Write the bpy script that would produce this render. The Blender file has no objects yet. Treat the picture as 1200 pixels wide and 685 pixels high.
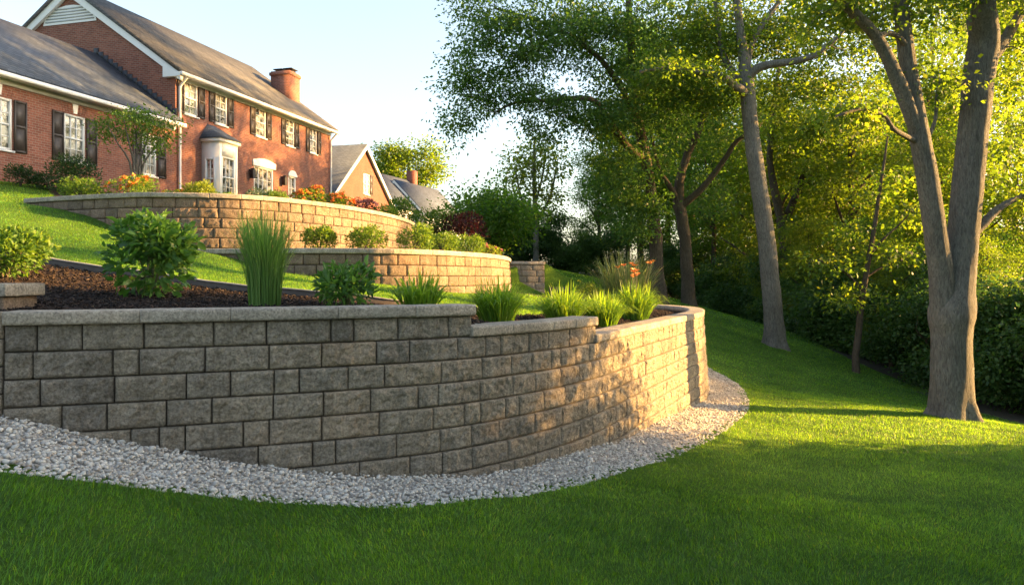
import bpy, math, random
import numpy as np
from mathutils import noise as mnoise, Vector

random.seed(7)
rng = np.random.default_rng(7)
R = math.radians

# ------------------------------------------------------------------ camera, sky, sun, exposure
scene = bpy.context.scene
COL = scene.collection
F = 867.0            # focal length in photo pixels (1200 wide); the eye is the world origin, z = 0 is eye level
HZ = 325.0
cam_d = bpy.data.cameras.new('camera'); cam = bpy.data.objects.new('camera', cam_d); COL.objects.link(cam)
cam.location = (0, 0, 0); cam.rotation_euler = (R(90), 0, 0)
cam_d.sensor_width = 36.0; cam_d.lens = 26.01
cam_d.shift_y = -(342.5 - HZ) / 1200.0
cam_d.clip_start = 0.05; cam_d.clip_end = 3000
scene.camera = cam

SUN_AZ = 9.0         # degrees from +X towards +Y
SUN_EL = 12.0
world = bpy.data.worlds.new('World'); scene.world = world; world.use_nodes = True
wn = world.node_tree.nodes; wl = world.node_tree.links
sky = wn.new('ShaderNodeTexSky'); sky.sky_type = 'NISHITA'; sky.sun_disc = False
sky.sun_elevation = R(SUN_EL); sky.sun_rotation = R(90 - SUN_AZ)
sky.air_density = 1.0; sky.dust_density = 2.5; sky.ozone_density = 1.0
bg = wn['Background']; bg.inputs['Strength'].default_value = 0.10
hsv = wn.new('ShaderNodeHueSaturation'); hsv.inputs['Saturation'].default_value = 0.80; hsv.inputs['Value'].default_value = 0.76
wl.new(sky.outputs['Color'], hsv.inputs['Color']); wl.new(hsv.outputs['Color'], bg.inputs['Color'])

sun_d = bpy.data.lights.new('sun', 'SUN'); sun = bpy.data.objects.new('sun', sun_d); COL.objects.link(sun)
sun_d.energy = 4.4; sun_d.angle = R(0.5); sun_d.color = (1.0, 0.56, 0.18)
S = Vector((math.cos(R(SUN_EL)) * math.cos(R(SUN_AZ)), math.cos(R(SUN_EL)) * math.sin(R(SUN_AZ)), math.sin(R(SUN_EL))))
sun.rotation_euler = S.to_track_quat('Z', 'Y').to_euler()
scene.view_settings.view_transform = 'Standard'; scene.view_settings.look = 'None'
scene.view_settings.exposure = 2.88; scene.view_settings.gamma = 1.0
scene.view_settings.use_curve_mapping = False
scene.render.engine = 'CYCLES'
cy = scene.cycles
cy.use_denoising = True
cy.max_bounces = 7; cy.diffuse_bounces = 4; cy.glossy_bounces = 2; cy.transmission_bounces = 5; cy.transparent_max_bounces = 4
cy.sample_clamp_indirect = 6.0

# ------------------------------------------------------------------ helpers
def at(px, py, Y): return np.array([(px - 600.0) / F * Y, Y, (HZ - py) / F * Y])

def tag(o, label=None, cat=None, group=None, kind=None):
    if label: o['label'] = label
    if cat: o['category'] = cat
    if group: o['group'] = group
    if kind: o['kind'] = kind
    return o

def empty(name, loc, rz=0.0, label=None, cat=None, group=None):
    o = bpy.data.objects.new(name, None); COL.objects.link(o)
    o.location = tuple(loc); o.rotation_euler = (0, 0, rz); o.empty_display_size = 0.2
    return tag(o, label, cat, group)

class MB:
    """collects vertices and faces (any mix of sizes), then links ONE mesh object"""
    def __init__(s): s.V = []; s.n = 0; s.F = {}; s.T = []; s.UV = {}
    def add(s, V, faces, tone=None):
        V = np.asarray(V, dtype=np.float64).reshape(-1, 3)
        for f in (faces if isinstance(faces, list) else [faces]):
            f = np.asarray(f, dtype=np.int64)
            if f.size == 0: continue
            if f.ndim == 1: f = f[None]
            s.F.setdefault(f.shape[1], []).append(f + s.n)
        s.V.append(V); s.n += len(V)
        s.T.append(np.full(len(V), 0.5) if tone is None else np.broadcast_to(np.asarray(tone, float), (len(V),)))
    def box(s, x0, x1, y0, y1, z0, z1, tone=None):
        V = [(x, y, z) for x in (x0, x1) for y in (y0, y1) for z in (z0, z1)]
        s.add(V, np.array([[0,1,3,2],[4,6,7,5],[0,4,5,1],[2,3,7,6],[0,2,6,4],[1,5,7,3]]), tone)
    def prism(s, P, a, b, tone=None):
        """P: list of (3) points of a polygon; extruded from P+a to P+b"""
        P = np.asarray(P, float); n = len(P)
        V = np.vstack([P + np.asarray(a), P + np.asarray(b)])
        q = np.array([[i, (i+1) % n, n + (i+1) % n, n + i] for i in range(n)])
        s.add(V, q, tone); s.add(V, [np.arange(n)[::-1][None], np.arange(n, 2*n)[None]], tone)
    def tube(s, P, rad, k=8, tone=None, wob=0.0, cap=True, ridge=0.0, lobes=None):
        P = np.asarray(P, float); n = len(P); rad = np.broadcast_to(np.asarray(rad, float), (n,))
        T = np.gradient(P, axis=0); T /= (np.linalg.norm(T, axis=1, keepdims=True) + 1e-9)
        ref = np.array([0., 1., 0.]) if abs(T[0][1]) < 0.8 else np.array([1., 0., 0.])
        A = np.cross(T, ref); A /= (np.linalg.norm(A, axis=1, keepdims=True) + 1e-9)
        B = np.cross(T, A)
        an = np.arange(k) * 2 * math.pi / k
        rr = rad[:, None] * (1 + (wob * rng.standard_normal((n, k)) if wob else np.zeros((n, k))))
        if ridge:
            ln = np.concatenate([[0], np.cumsum(np.linalg.norm(np.diff(P, axis=0), axis=1))]); fr = 3.2; off = random.random() * 40
            nz = np.array([[mnoise.fractal((math.cos(t) * fr * 1.6 + off, math.sin(t) * fr * 1.6, l * 1.1), .8, 2.2, 4) + .6 * mnoise.noise((math.cos(t) * .8 + off, math.sin(t) * .8, l * .7)) for t in an] for l in ln])
            rr = rr * (1 + ridge * nz)
        if lobes is not None: rr = rr * (1 + np.asarray(lobes)[:, None] * np.cos(5 * an + 1.3 + .8 * np.cos(2 * an))[None, :])
        V = P[:, None, :] + rr[..., None] * (np.cos(an)[None, :, None] * A[:, None, :] + np.sin(an)[None, :, None] * B[:, None, :])
        i = np.arange(n - 1)[:, None] * k; j = np.arange(k)[None, :]; j2 = (j + 1) % k
        q = np.stack([i + j, i + j2, i + k + j2, i + k + j], -1).reshape(-1, 4)
        s.add(V.reshape(-1, 3), q, tone)
        if cap: s.add(V[-1], np.arange(k)[None], tone)
    def build(s, name, mat, parent=None, smooth=False, origin=None, uv=None):
        me = bpy.data.meshes.new(name)
        if s.n:
            V = np.vstack(s.V)
            if origin is not None: V = V - np.asarray(origin)
            loops = []; tot = []
            for k in sorted(s.F):
                f = np.vstack(s.F[k]); loops.append(f.ravel()); tot.append(np.full(len(f), k))
            loops = np.concatenate(loops).astype(np.int32); tot = np.concatenate(tot).astype(np.int32)
            st = np.concatenate([[0], np.cumsum(tot)[:-1]]).astype(np.int32)
            me.vertices.add(len(V)); me.vertices.foreach_set('co', V.astype(np.float32).ravel())
            me.loops.add(len(loops)); me.loops.foreach_set('vertex_index', loops)
            me.polygons.add(len(tot)); me.polygons.foreach_set('loop_start', st)
            try: me.polygons.foreach_set('loop_total', tot)
            except Exception: pass
            if smooth: me.polygons.foreach_set('use_smooth', np.ones(len(tot), dtype=bool))
            a = me.attributes.new('tone', 'FLOAT', 'POINT'); a.data.foreach_set('value', np.concatenate(s.T).astype(np.float32))
            me.update(calc_edges=True); me.validate()
            if uv: 
                u = me.uv_layers.new(name='UVMap'); co = V
                nrm = np.zeros(len(me.polygons) * 3, dtype=np.float32); me.polygons.foreach_get('normal', nrm)
                nrm = np.abs(nrm.reshape(-1, 3)); lt = np.zeros(len(me.polygons), dtype=np.int32); me.polygons.foreach_get('loop_total', lt)
                li = np.zeros(len(me.loops), dtype=np.int32); me.loops.foreach_get('vertex_index', li)
                ax = np.repeat(np.where(nrm[:, 2] > 0.9, 2, np.where(nrm[:, 0] > nrm[:, 1], 0, 1)), lt)
                c = co[li]
                uu = np.where(ax == 0, c[:, 1], c[:, 0]); vv = np.where(ax == 2, c[:, 1], c[:, 2])
                if uv == 'roof': vv = np.where(ax == 0, np.hypot(c[:, 0], c[:, 2]), np.hypot(c[:, 1], c[:, 2]))
                u.data.foreach_set('uv', np.stack([uu, vv], -1).astype(np.float32).ravel())
        me.materials.append(mat)
        o = bpy.data.objects.new(name, me); COL.objects.link(o)
        if parent is not None: o.parent = parent
        return o

def catmull(P, step=0.1):
    P = np.asarray(P, float); n = len(P)
    Q = np.vstack([2 * P[0] - P[1], P, 2 * P[-1] - P[-2]]); out = []
    for i in range(1, n):
        p0, p1, p2, p3 = Q[i - 1], Q[i], Q[i + 1], Q[i + 2]
        m = max(2, int(np.linalg.norm(p2 - p1) / step)); t = (np.arange(m) / m)[:, None]
        out.append(0.5 * (2 * p1 + (p2 - p0) * t + (2 * p0 - 5 * p1 + 4 * p2 - p3) * t**2 + (3 * p1 - p0 - 3 * p2 + p3) * t**3))
    return np.vstack(out + [P[-1:]])

def inpoly(P, X, Y):
    P = np.asarray(P, float); r = np.zeros(np.shape(X), bool); j = len(P) - 1
    for i in range(len(P)):
        xi, yi = P[i][:2]; xj, yj = P[j][:2]
        c = ((yi > Y) != (yj > Y)) & (X < (xj - xi) * (Y - yi) / (yj - yi + 1e-12) + xi)
        r ^= c; j = i
    return r

def polydist(P, X, Y, closed=True):
    """distance to the polyline and the index of the nearest edge"""
    P = np.asarray(P, float)[:, :2]; n = len(P)
    best = np.full(np.shape(X), 1e9); idx = np.zeros(np.shape(X), int)
    for i in range(n if closed else n - 1):
        a = P[i]; b = P[(i + 1) % n]; d = b - a; L = d @ d + 1e-12
        t = np.clip(((X - a[0]) * d[0] + (Y - a[1]) * d[1]) / L, 0, 1)
        dd = np.hypot(X - a[0] - t * d[0], Y - a[1] - t * d[1])
        m = dd < best; best = np.where(m, dd, best); idx = np.where(m, i, idx)
    return best, idx

def tps(pts):
    p = np.asarray(pts, float); n = len(p)
    def U(r2): return np.where(r2 > 0, r2 * np.log(np.maximum(r2, 1e-12)), 0.0)
    d2 = ((p[:, None, :2] - p[None, :, :2])**2).sum(-1)
    A = np.zeros((n + 3, n + 3)); A[:n, :n] = U(d2) + np.eye(n) * 0.35
    A[:n, n] = 1; A[:n, n+1:] = p[:, :2]; A[n, :n] = 1; A[n+1:, :n] = p[:, :2].T
    w = np.linalg.solve(A, np.concatenate([p[:, 2], [0, 0, 0]]))
    def f(X, Y):
        X = np.asarray(X, float); Y = np.asarray(Y, float); z = w[n] + w[n+1] * X + w[n+2] * Y
        for i in range(n): z = z + w[i] * U((X - p[i, 0])**2 + (Y - p[i, 1])**2)
        return z
    return f

# ------------------------------------------------------------------ materials
def newmat(name):
    m = bpy.data.materials.new(name); m.use_nodes = True
    nt = m.node_tree; b = nt.nodes['Principled BSDF']
    return m, nt, b
def node(nt, t, **kw):
    n = nt.nodes.new(t)
    for k, v in kw.items():
        if k in n.inputs: n.inputs[k].default_value = v
        else: setattr(n, k, v)
    return n
def ramp(nt, stops, fac=None):
    r = nt.nodes.new('ShaderNodeValToRGB'); e = r.color_ramp.elements
    while len(e) < len(stops): e.new(0.5)
    for i, (p, c) in enumerate(stops): e[i].position = p; e[i].color = (*c, 1)
    if fac is not None: nt.links.new(fac, r.inputs[0])
    return r
def coords(nt, scale=(1, 1, 1), kind='Object'):
    tc = nt.nodes.new('ShaderNodeTexCoord'); mp = nt.nodes.new('ShaderNodeMapping')
    mp.inputs['Scale'].default_value = scale; nt.links.new(tc.outputs[kind], mp.inputs['Vector']); return mp.outputs[0]
def noise(nt, vec, scale, detail=4, rough=0.6):
    n = node(nt, 'ShaderNodeTexNoise', Scale=scale, Detail=detail, Roughness=rough); nt.links.new(vec, n.inputs['Vector']); return n
def bump(nt, h, b, strength=0.5, dist=0.01):
    n = node(nt, 'ShaderNodeBump', Strength=strength, Distance=dist)
    nt.links.new(h, n.inputs['Height']); nt.links.new(n.outputs[0], b.inputs['Normal']); return n
def mixc(nt, fac, a, b, blend='MIX'):
    n = nt.nodes.new('ShaderNodeMix'); n.data_type = 'RGBA'; n.blend_type = blend
    for v, i in ((fac, 0), (a, 6), (b, 7)):
        if isinstance(v, bpy.types.NodeSocket): nt.links.new(v, n.inputs[i])
        else: n.inputs[i].default_value = v if i == 0 else (*v, 1)
    return n.outputs[2]
def attr(nt, name='tone'):
    a = nt.nodes.new('ShaderNodeAttribute'); a.attribute_name = name; return a.outputs['Fac']

def leaf_mat(name, dark, mid, light, trans=0.45, tcol=None, rough=0.5, objvar=0.0):
    m, nt, b = newmat(name)
    fac = attr(nt)
    if objvar:
        oi = nt.nodes.new('ShaderNodeObjectInfo'); ma = node(nt, 'ShaderNodeMath', operation='MULTIPLY_ADD')
        nt.links.new(oi.outputs['Random'], ma.inputs[0]); ma.inputs[1].default_value = objvar; nt.links.new(fac, ma.inputs[2])
        sb = node(nt, 'ShaderNodeMath', operation='SUBTRACT'); nt.links.new(ma.outputs[0], sb.inputs[0]); sb.inputs[1].default_value = objvar / 2
        fac = sb.outputs[0]
    r = ramp(nt, [(0.0, dark), (0.5, mid), (1.0, light)], fac)
    nt.links.new(r.outputs[0], b.inputs['Base Color'])
    b.inputs['Roughness'].default_value = rough; b.inputs['Specular IOR Level'].default_value = 0.3
    t = nt.nodes.new('ShaderNodeBsdfTranslucent')
    tc = tcol or (1.0, 1.0, 0.45)
    hs = mixc(nt, 1.0, r.outputs[0], tuple(2.3 * c for c in tc), 'MULTIPLY'); nt.links.new(hs, t.inputs['Color'])
    mx = node(nt, 'ShaderNodeMixShader'); mx.inputs[0].default_value = trans
    nt.links.new(b.outputs[0], mx.inputs[1]); nt.links.new(t.outputs[0], mx.inputs[2])
    nt.links.new(mx.outputs[0], nt.nodes['Material Output'].inputs[0])
    return m

def plain(name, col, rough=0.6, var=0.12, scale=8.0, bmp=0.0, metal=0.0, spec=0.5):
    m, nt, b = newmat(name)
    v = coords(nt); n = noise(nt, v, scale, 5)
    r = ramp(nt, [(0.3, tuple(c * (1 - var) for c in col)), (0.7, tuple(min(1, c * (1 + var)) for c in col))], n.outputs[0])
    nt.links.new(r.outputs[0], b.inputs['Base Color']); b.inputs['Roughness'].default_value = rough
    b.inputs['Metallic'].default_value = metal; b.inputs['Specular IOR Level'].default_value = spec
    if bmp: bump(nt, n.outputs[0], b, 0.6, bmp)
    return m

def block_mat(name, c0, c1, c2, c3, bstr=0.9):
    m, nt, b = newmat(name)
    v = coords(nt)
    r = ramp(nt, [(0.0, c0), (0.35, c1), (0.7, c2), (1.0, c3)], attr(nt))
    n1 = noise(nt, v, 9, 6, 0.65); n2 = noise(nt, v, 52, 5, 0.75); n3 = noise(nt, v, 1.3, 3)
    k = mixc(nt, 0.8, r.outputs[0], ramp(nt, [(0.25, (0.62, 0.62, 0.62)), (0.75, (1.3, 1.26, 1.2))], n1.outputs[0]).outputs[0], 'MULTIPLY')
    k = mixc(nt, 0.7, k, ramp(nt, [(0.36, (0.35, 0.34, 0.33)), (0.64, (1.6, 1.6, 1.6))], n2.outputs[0]).outputs[0], 'MULTIPLY')
    k = mixc(nt, 0.5, k, ramp(nt, [(0.35, (0.75, 0.75, 0.72)), (0.65, (1.15, 1.13, 1.1))], n3.outputs[0]).outputs[0], 'MULTIPLY')
    st = noise(nt, coords(nt, (5, 5, .55)), 1.6, 5, 0.7)
    k = mixc(nt, 0.6, k, ramp(nt, [(0.3, (0.68, 0.66, 0.63)), (0.52, (1, 1, 1)), (0.74, (1.4, 1.4, 1.4))], st.outputs[0]).outputs[0], 'MULTIPLY')
    nt.links.new(k, b.inputs['Base Color']); b.inputs['Roughness'].default_value = 0.92
    b.inputs['Specular IOR Level'].default_value = 0.2
    ad = node(nt, 'ShaderNodeMath', operation='MULTIPLY_ADD'); nt.links.new(n2.outputs[0], ad.inputs[0]); ad.inputs[1].default_value = 0.5
    nt.links.new(noise(nt, v, 30, 6, 0.75).outputs[0], ad.inputs[2])
    bump(nt, ad.outputs[0], b, bstr, 0.022)
    return m

def brick_mat(name, c1, c2, mortar):
    m, nt, b = newmat(name)
    v = coords(nt, kind='UV')
    br = node(nt, 'ShaderNodeTexBrick', Scale=1.0); nt.links.new(v, br.inputs['Vector'])
    br.inputs['Brick Width'].default_value = 0.21; br.inputs['Row Height'].default_value = 0.075
    br.inputs['Mortar Size'].default_value = 0.008; br.inputs['Mortar Smooth'].default_value = 0.2; br.inputs['Bias'].default_value = -0.1
    br.inputs['Color1'].default_value = (*c1, 1); br.inputs['Color2'].default_value = (*c2, 1); br.inputs['Mortar'].default_value = (*mortar, 1)
    n = noise(nt, v, 1.1, 5); n2 = noise(nt, v, 11, 3)
    k = mixc(nt, 0.6, br.outputs[0], ramp(nt, [(0.3, (0.7, 0.68, 0.66)), (0.7, (1.15, 1.12, 1.1))], n.outputs[0]).outputs[0], 'MULTIPLY')
    k = mixc(nt, 0.6, k, ramp(nt, [(0.3, (0.7, 0.7, 0.7)), (0.7, (1.25, 1.2, 1.2))], n2.outputs[0]).outputs[0], 'MULTIPLY')
    nt.links.new(k, b.inputs['Base Color']); b.inputs['Roughness'].default_value = 0.9
    iv = node(nt, 'ShaderNodeMath', operation='SUBTRACT'); iv.inputs[0].default_value = 1.0; nt.links.new(br.outputs['Fac'], iv.inputs[1])
    bump(nt, iv.outputs[0], b, 0.7, 0.01)
    return m

def shingle_mat(name, c1, c2):
    m, nt, b = newmat(name)
    v = coords(nt, kind='UV')
    br = node(nt, 'ShaderNodeTexBrick', Scale=1.0); nt.links.new(v, br.inputs['Vector'])
    br.inputs['Brick Width'].default_value = 0.3; br.inputs['Row Height'].default_value = 0.14
    br.inputs['Mortar Size'].default_value = 0.012; br.inputs['Mortar Smooth'].default_value = 0.5
    br.inputs['Color1'].default_value = (*c1, 1); br.inputs['Color2'].default_value = (*c2, 1)
    br.inputs['Mortar'].default_value = tuple(c * 0.5 for c in c1) + (1,)
    n = noise(nt, v, 0.9, 5)
    k = mixc(nt, 0.7, br.outputs[0], ramp(nt, [(0.3, (0.75, 0.75, 0.75)), (0.7, (1.2, 1.2, 1.2))], n.outputs[0]).outputs[0], 'MULTIPLY')
    nt.links.new(k, b.inputs['Base Color']); b.inputs['Roughness'].default_value = 0.9
    iv = node(nt, 'ShaderNodeMath', operation='SUBTRACT'); iv.inputs[0].default_value = 1.0; nt.links.new(br.outputs['Fac'], iv.inputs[1])
    bump(nt, iv.outputs[0], b, 0.5, 0.01)
    return m

def bark_mat(name, c0, c1, sc=1.0):
    m, nt, b = newmat(name)
    v = coords(nt, (24 * sc, 24 * sc, 5.0 * sc)); n = noise(nt, v, 1.5, 7, 0.72); n.inputs['Distortion'].default_value = 0.9
    v2 = coords(nt, (1, 1, 1)); n2 = noise(nt, v2, 1.2, 4)
    r = ramp(nt, [(0.3, c0), (0.62, c1)], n.outputs[0])
    k = mixc(nt, 0.6, r.outputs[0], ramp(nt, [(0.3, (0.65, 0.66, 0.62)), (0.7, (1.2, 1.2, 1.15))], n2.outputs[0]).outputs[0], 'MULTIPLY')
    nt.links.new(k, b.inputs['Base Color']); b.inputs['Roughness'].default_value = 0.95; b.inputs['Specular IOR Level'].default_value = 0.10
    bump(nt, n.outputs[0], b, 1.0, 0.035)
    return m

M = {}
M['block'] = block_mat('split_face_block', (0.225, 0.198, 0.166), (0.275, 0.242, 0.198), (0.31, 0.265, 0.208), (0.345, 0.275, 0.203), 1.0)
M['block_tan'] = block_mat('tan_block', (0.15, 0.12, 0.095), (0.185, 0.145, 0.11), (0.215, 0.165, 0.125), (0.23, 0.165, 0.12))
M['coping'] = block_mat('coping_stone', (0.29, 0.265, 0.23), (0.32, 0.29, 0.25), (0.345, 0.31, 0.26), (0.37, 0.325, 0.27), 0.55)
M['brick'] = brick_mat('red_brick', (0.20, 0.066, 0.042), (0.295, 0.108, 0.068), (0.27, 0.21, 0.17))
M['brick_far'] = brick_mat('pale_red_brick', (0.16, 0.042, 0.025), (0.21, 0.06, 0.036), (0.19, 0.12, 0.095))
M['shingle'] = shingle_mat('grey_shingle', (0.048, 0.064, 0.094), (0.074, 0.094, 0.132))
M['shingle_warm'] = shingle_mat('weathered_shingle', (0.062, 0.062, 0.064), (0.10, 0.098, 0.094))
M['white'] = plain('white_paint', (0.74, 0.74, 0.72), 0.5, 0.05, 3)
M['siding'] = plain('pale_grey_siding', (0.42, 0.43, 0.44), 0.7, 0.06, 3)
M['shutter'] = plain('brown_shutter', (0.055, 0.045, 0.04), 0.55, 0.15, 5)
M['metal_dark'] = plain('dark_metal', (0.03, 0.03, 0.033), 0.45, 0.2, 9, 0, 0.6)
M['flash'] = plain('dark_flashing', (0.03, 0.032, 0.04), 0.6, 0.2, 9)
M['edging'] = plain('garden_edging', (0.07, 0.055, 0.045), 0.8, 0.2, 12, 0.002)
M['edging_top'] = plain('edging_top', (0.38, 0.34, 0.29), 0.8, 0.15, 12)
def glass_mat(name, curtain_reflection):
    m, nt, b = newmat(name)
    v = coords(nt, (1, 1, 1)); n = noise(nt, v, 2.4, 5, 0.7)
    r = ramp(nt, [(0.42, (0.02, 0.022, 0.025)), (0.58, curtain_reflection)], n.outputs[0])  # pale patches paint curtains and reflections into the pane colour
    nt.links.new(r.outputs[0], b.inputs['Base Color']); b.inputs['Roughness'].default_value = 0.04
    b.inputs['IOR'].default_value = 1.9; b.inputs['Specular IOR Level'].default_value = 0.8
    return m
M['glass'] = glass_mat('window_glass', (0.5, 0.48, 0.42))
M['bark'] = bark_mat('grey_bark', (0.055, 0.052, 0.047), (0.20, 0.19, 0.17))
M['bark_dark'] = bark_mat('dark_bark', (0.04, 0.033, 0.026), (0.13, 0.105, 0.08))
M['stem'] = plain('green_stem', (0.09, 0.10, 0.04), 0.7, 0.2, 20)
M['twig'] = plain('brown_twig', (0.09, 0.07, 0.05), 0.8, 0.2, 20)

M['leaf_oak'] = leaf_mat('oak_leaves', (0.038, 0.085, 0.024), (0.065, 0.135, 0.034), (0.12, 0.175, 0.035), 0.48, (1.05, 1.05, 0.35), objvar=0.1)
M['leaf_maple'] = leaf_mat('maple_leaves', (0.045, 0.095, 0.018), (0.075, 0.14, 0.024), (0.14, 0.18, 0.03), 0.52, (1.25, 1.05, 0.25), objvar=0.15)
M['leaf_wood'] = leaf_mat('woodland_leaves', (0.042, 0.092, 0.02), (0.075, 0.15, 0.028), (0.135, 0.19, 0.035), 0.5, (0.98, 1.08, 0.3), objvar=0.45)
M['leaf_under'] = leaf_mat('undergrowth_leaves', (0.025, 0.062, 0.018), (0.05, 0.105, 0.026), (0.09, 0.15, 0.035), 0.4, objvar=0.4)
M['leaf_yellow'] = leaf_mat('yellow_green_leaves', (0.08, 0.115, 0.016), (0.13, 0.16, 0.022), (0.19, 0.20, 0.03), 0.5, (0.86, 1.05, 0.24))
M['leaf_box'] = leaf_mat('boxwood_leaves', (0.04, 0.10, 0.016), (0.08, 0.16, 0.025), (0.14, 0.22, 0.04), 0.4, (1.2, 1.0, 0.3))
M['leaf_dark'] = leaf_mat('dark_shrub_leaves', (0.014, 0.038, 0.012), (0.025, 0.06, 0.018), (0.045, 0.09, 0.025), 0.25)
M['leaf_lime'] = leaf_mat('lime_shrub_leaves', (0.08, 0.13, 0.02), (0.14, 0.20, 0.03), (0.21, 0.26, 0.05), 0.42, (1.2, 1.0, 0.3))
M['leaf_broad'] = leaf_mat('broad_leaves', (0.04, 0.10, 0.022), (0.065, 0.15, 0.03), (0.11, 0.2, 0.045), 0.35, rough=0.4)
M['leaf_blue'] = leaf_mat('blue_green_leaves', (0.05, 0.08, 0.06), (0.08, 0.12, 0.09), (0.12, 0.16, 0.12), 0.25)
M['leaf_red'] = leaf_mat('dark_red_leaves', (0.03, 0.012, 0.012), (0.06, 0.02, 0.02), (0.10, 0.035, 0.03), 0.3, (1.0, 0.5, 0.4))
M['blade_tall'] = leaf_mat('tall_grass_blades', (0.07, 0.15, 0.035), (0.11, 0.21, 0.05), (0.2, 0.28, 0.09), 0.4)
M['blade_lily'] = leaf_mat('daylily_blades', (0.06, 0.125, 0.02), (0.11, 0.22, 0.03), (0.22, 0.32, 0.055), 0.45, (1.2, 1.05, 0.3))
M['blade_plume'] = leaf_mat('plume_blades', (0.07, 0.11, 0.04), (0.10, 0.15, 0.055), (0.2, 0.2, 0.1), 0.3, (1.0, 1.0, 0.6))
M['orange'] = plain('orange_petals', (0.75, 0.26, 0.05), 0.6, 0.15, 30)
M['pink'] = plain('pink_petals', (0.6, 0.25, 0.22), 0.6, 0.15, 30)

def grass_mat(name):
    m, nt, b = newmat(name)
    g = nt.nodes.new('ShaderNodeNewGeometry')
    mp = nt.nodes.new('ShaderNodeMapping'); nt.links.new(g.outputs['Position'], mp.inputs[0])
    r = ramp(nt, [(0.0, (0.020, 0.072, 0.016)), (0.4, (0.051, 0.168, 0.030)), (0.75, (0.088, 0.25, 0.046)), (1.0, (0.15, 0.23, 0.06))], attr(nt))
    n = noise(nt, mp.outputs[0], 0.9, 5, 0.65); n2 = noise(nt, mp.outputs[0], 4.5, 3, 0.6)
    k = mixc(nt, 0.8, r.outputs[0], ramp(nt, [(0.32, (0.58, 0.66, 0.62)), (0.68, (1.36, 1.26, 1.25))], n.outputs[0]).outputs[0], 'MULTIPLY')
    k = mixc(nt, 0.7, k, ramp(nt, [(0.32, (0.72, 0.75, 0.7)), (0.68, (1.22, 1.18, 1.15))], n2.outputs[0]).outputs[0], 'MULTIPLY')
    n3 = noise(nt, mp.outputs[0], 0.33, 3, 0.55)
    k = mixc(nt, 0.8, k, ramp(nt, [(0.36, (0.72, 0.78, 0.72)), (0.64, (1.22, 1.2, 1.4))], n3.outputs[0]).outputs[0], 'MULTIPLY')
    nt.links.new(k, b.inputs['Base Color']); b.inputs['Roughness'].default_value = 0.45; b.inputs['Specular IOR Level'].default_value = 0.4
    t = nt.nodes.new('ShaderNodeBsdfTranslucent')
    nt.links.new(mixc(nt, 1.0, k, (5.4, 3.1, 0.25), 'MULTIPLY'), t.inputs['Color'])
    mx = node(nt, 'ShaderNodeMixShader'); mx.inputs[0].default_value = 0.5
    nt.links.new(b.outputs[0], mx.inputs[1]); nt.links.new(t.outputs[0], mx.inputs[2])
    nt.links.new(mx.outputs[0], nt.nodes['Material Output'].inputs[0])
    return m
M['grass'] = grass_mat('grass_blades')
def lawn_mat(name):
    m, nt, b = newmat(name)
    v = coords(nt); n = noise(nt, v, 0.9, 5); n2 = noise(nt, v, 60, 4, 0.75)
    r = ramp(nt, [(0.3, (0.045, 0.105, 0.015)), (0.7, (0.10, 0.18, 0.024))], n.outputs[0])
    k = mixc(nt, 0.8, r.outputs[0], ramp(nt, [(0.3, (0.45, 0.45, 0.4)), (0.7, (1.5, 1.45, 1.3))], n2.outputs[0]).outputs[0], 'MULTIPLY')
    nt.links.new(k, b.inputs['Base Color']); b.inputs['Roughness'].default_value = 0.95; b.inputs['Specular IOR Level'].default_value = 0.1
    bump(nt, n2.outputs[0], b, 1.0, 0.03)
    return m
M['lawn'] = lawn_mat('lawn_turf')
M['mulch'] = plain('mulch_soil', (0.035, 0.022, 0.016), 0.95, 0.45, 45, 0.02, 0, 0.15)
def ramp_attr_mat(name, stops, rough=0.9, nscale=25):
    m, nt, b = newmat(name)
    r = ramp(nt, stops, attr(nt)); n = noise(nt, coords(nt), nscale, 4)
    k = mixc(nt, 0.6, r.outputs[0], ramp(nt, [(0.3, (0.7, 0.7, 0.7)), (0.7, (1.25, 1.25, 1.25))], n.outputs[0]).outputs[0], 'MULTIPLY')
    nt.links.new(k, b.inputs['Base Color']); b.inputs['Roughness'].default_value = rough; b.inputs['Specular IOR Level'].default_value = 0.25
    return m
M['chip'] = ramp_attr_mat('mulch_chips', [(0, (0.012, 0.009, 0.008)), (0.6, (0.03, 0.020, 0.016)), (0.9, (0.06, 0.038, 0.028)), (1, (0.11, 0.08, 0.06))])
M['pebble'] = ramp_attr_mat('white_pebbles', [(0, (0.26, 0.24, 0.215)), (0.3, (0.42, 0.395, 0.355)), (0.75, (0.56, 0.53, 0.475)), (0.93, (0.64, 0.605, 0.545)), (1, (0.38, 0.29, 0.21))], 0.75, 40)
M['pebble_bed'] = plain('pebble_bed', (0.36, 0.34, 0.31), 0.95, 0.4, 60, 0.02)
M['forest_floor'] = plain('forest_floor', (0.035, 0.03, 0.018), 0.95, 0.5, 6, 0.05)

# ------------------------------------------------------------------ terrain
W1 = catmull([(-9, 4.2), (-7, 4.42), (-5.2, 4.70), (-3.51, 5.07), (-2.4, 5.45), (-1.24, 5.92), (-.3, 6.5), (.75, 7.75), (1.8, 9.85),
              (2.78, 11.9), (3.48, 13.5), (3.82, 15.2), (3.5, 16.7), (2.5, 17.8), (1.1, 18.5), (-.2, 18.8)], 0.2)
W2 = catmull([(-5.7, 12.72), (-4.3, 12.7), (-3.2, 12.6), (-1.79, 12.95), (-.69, 14.9), (-.2, 17.0), (-.04, 19.7), (-.1, 22.9)], 0.25)
W3 = catmull([(-9.9, 15.0), (-8.2, 14.3), (-6.7, 13.9), (-5.0, 14.4), (-3.76, 16.3), (-3.1, 18.5), (-2.86, 20.7), (-2.9, 22.6)], 0.25)
W4 = np.array([(-.1, 23.0), (.5, 23.05), (1.05, 23.2)])

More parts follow.
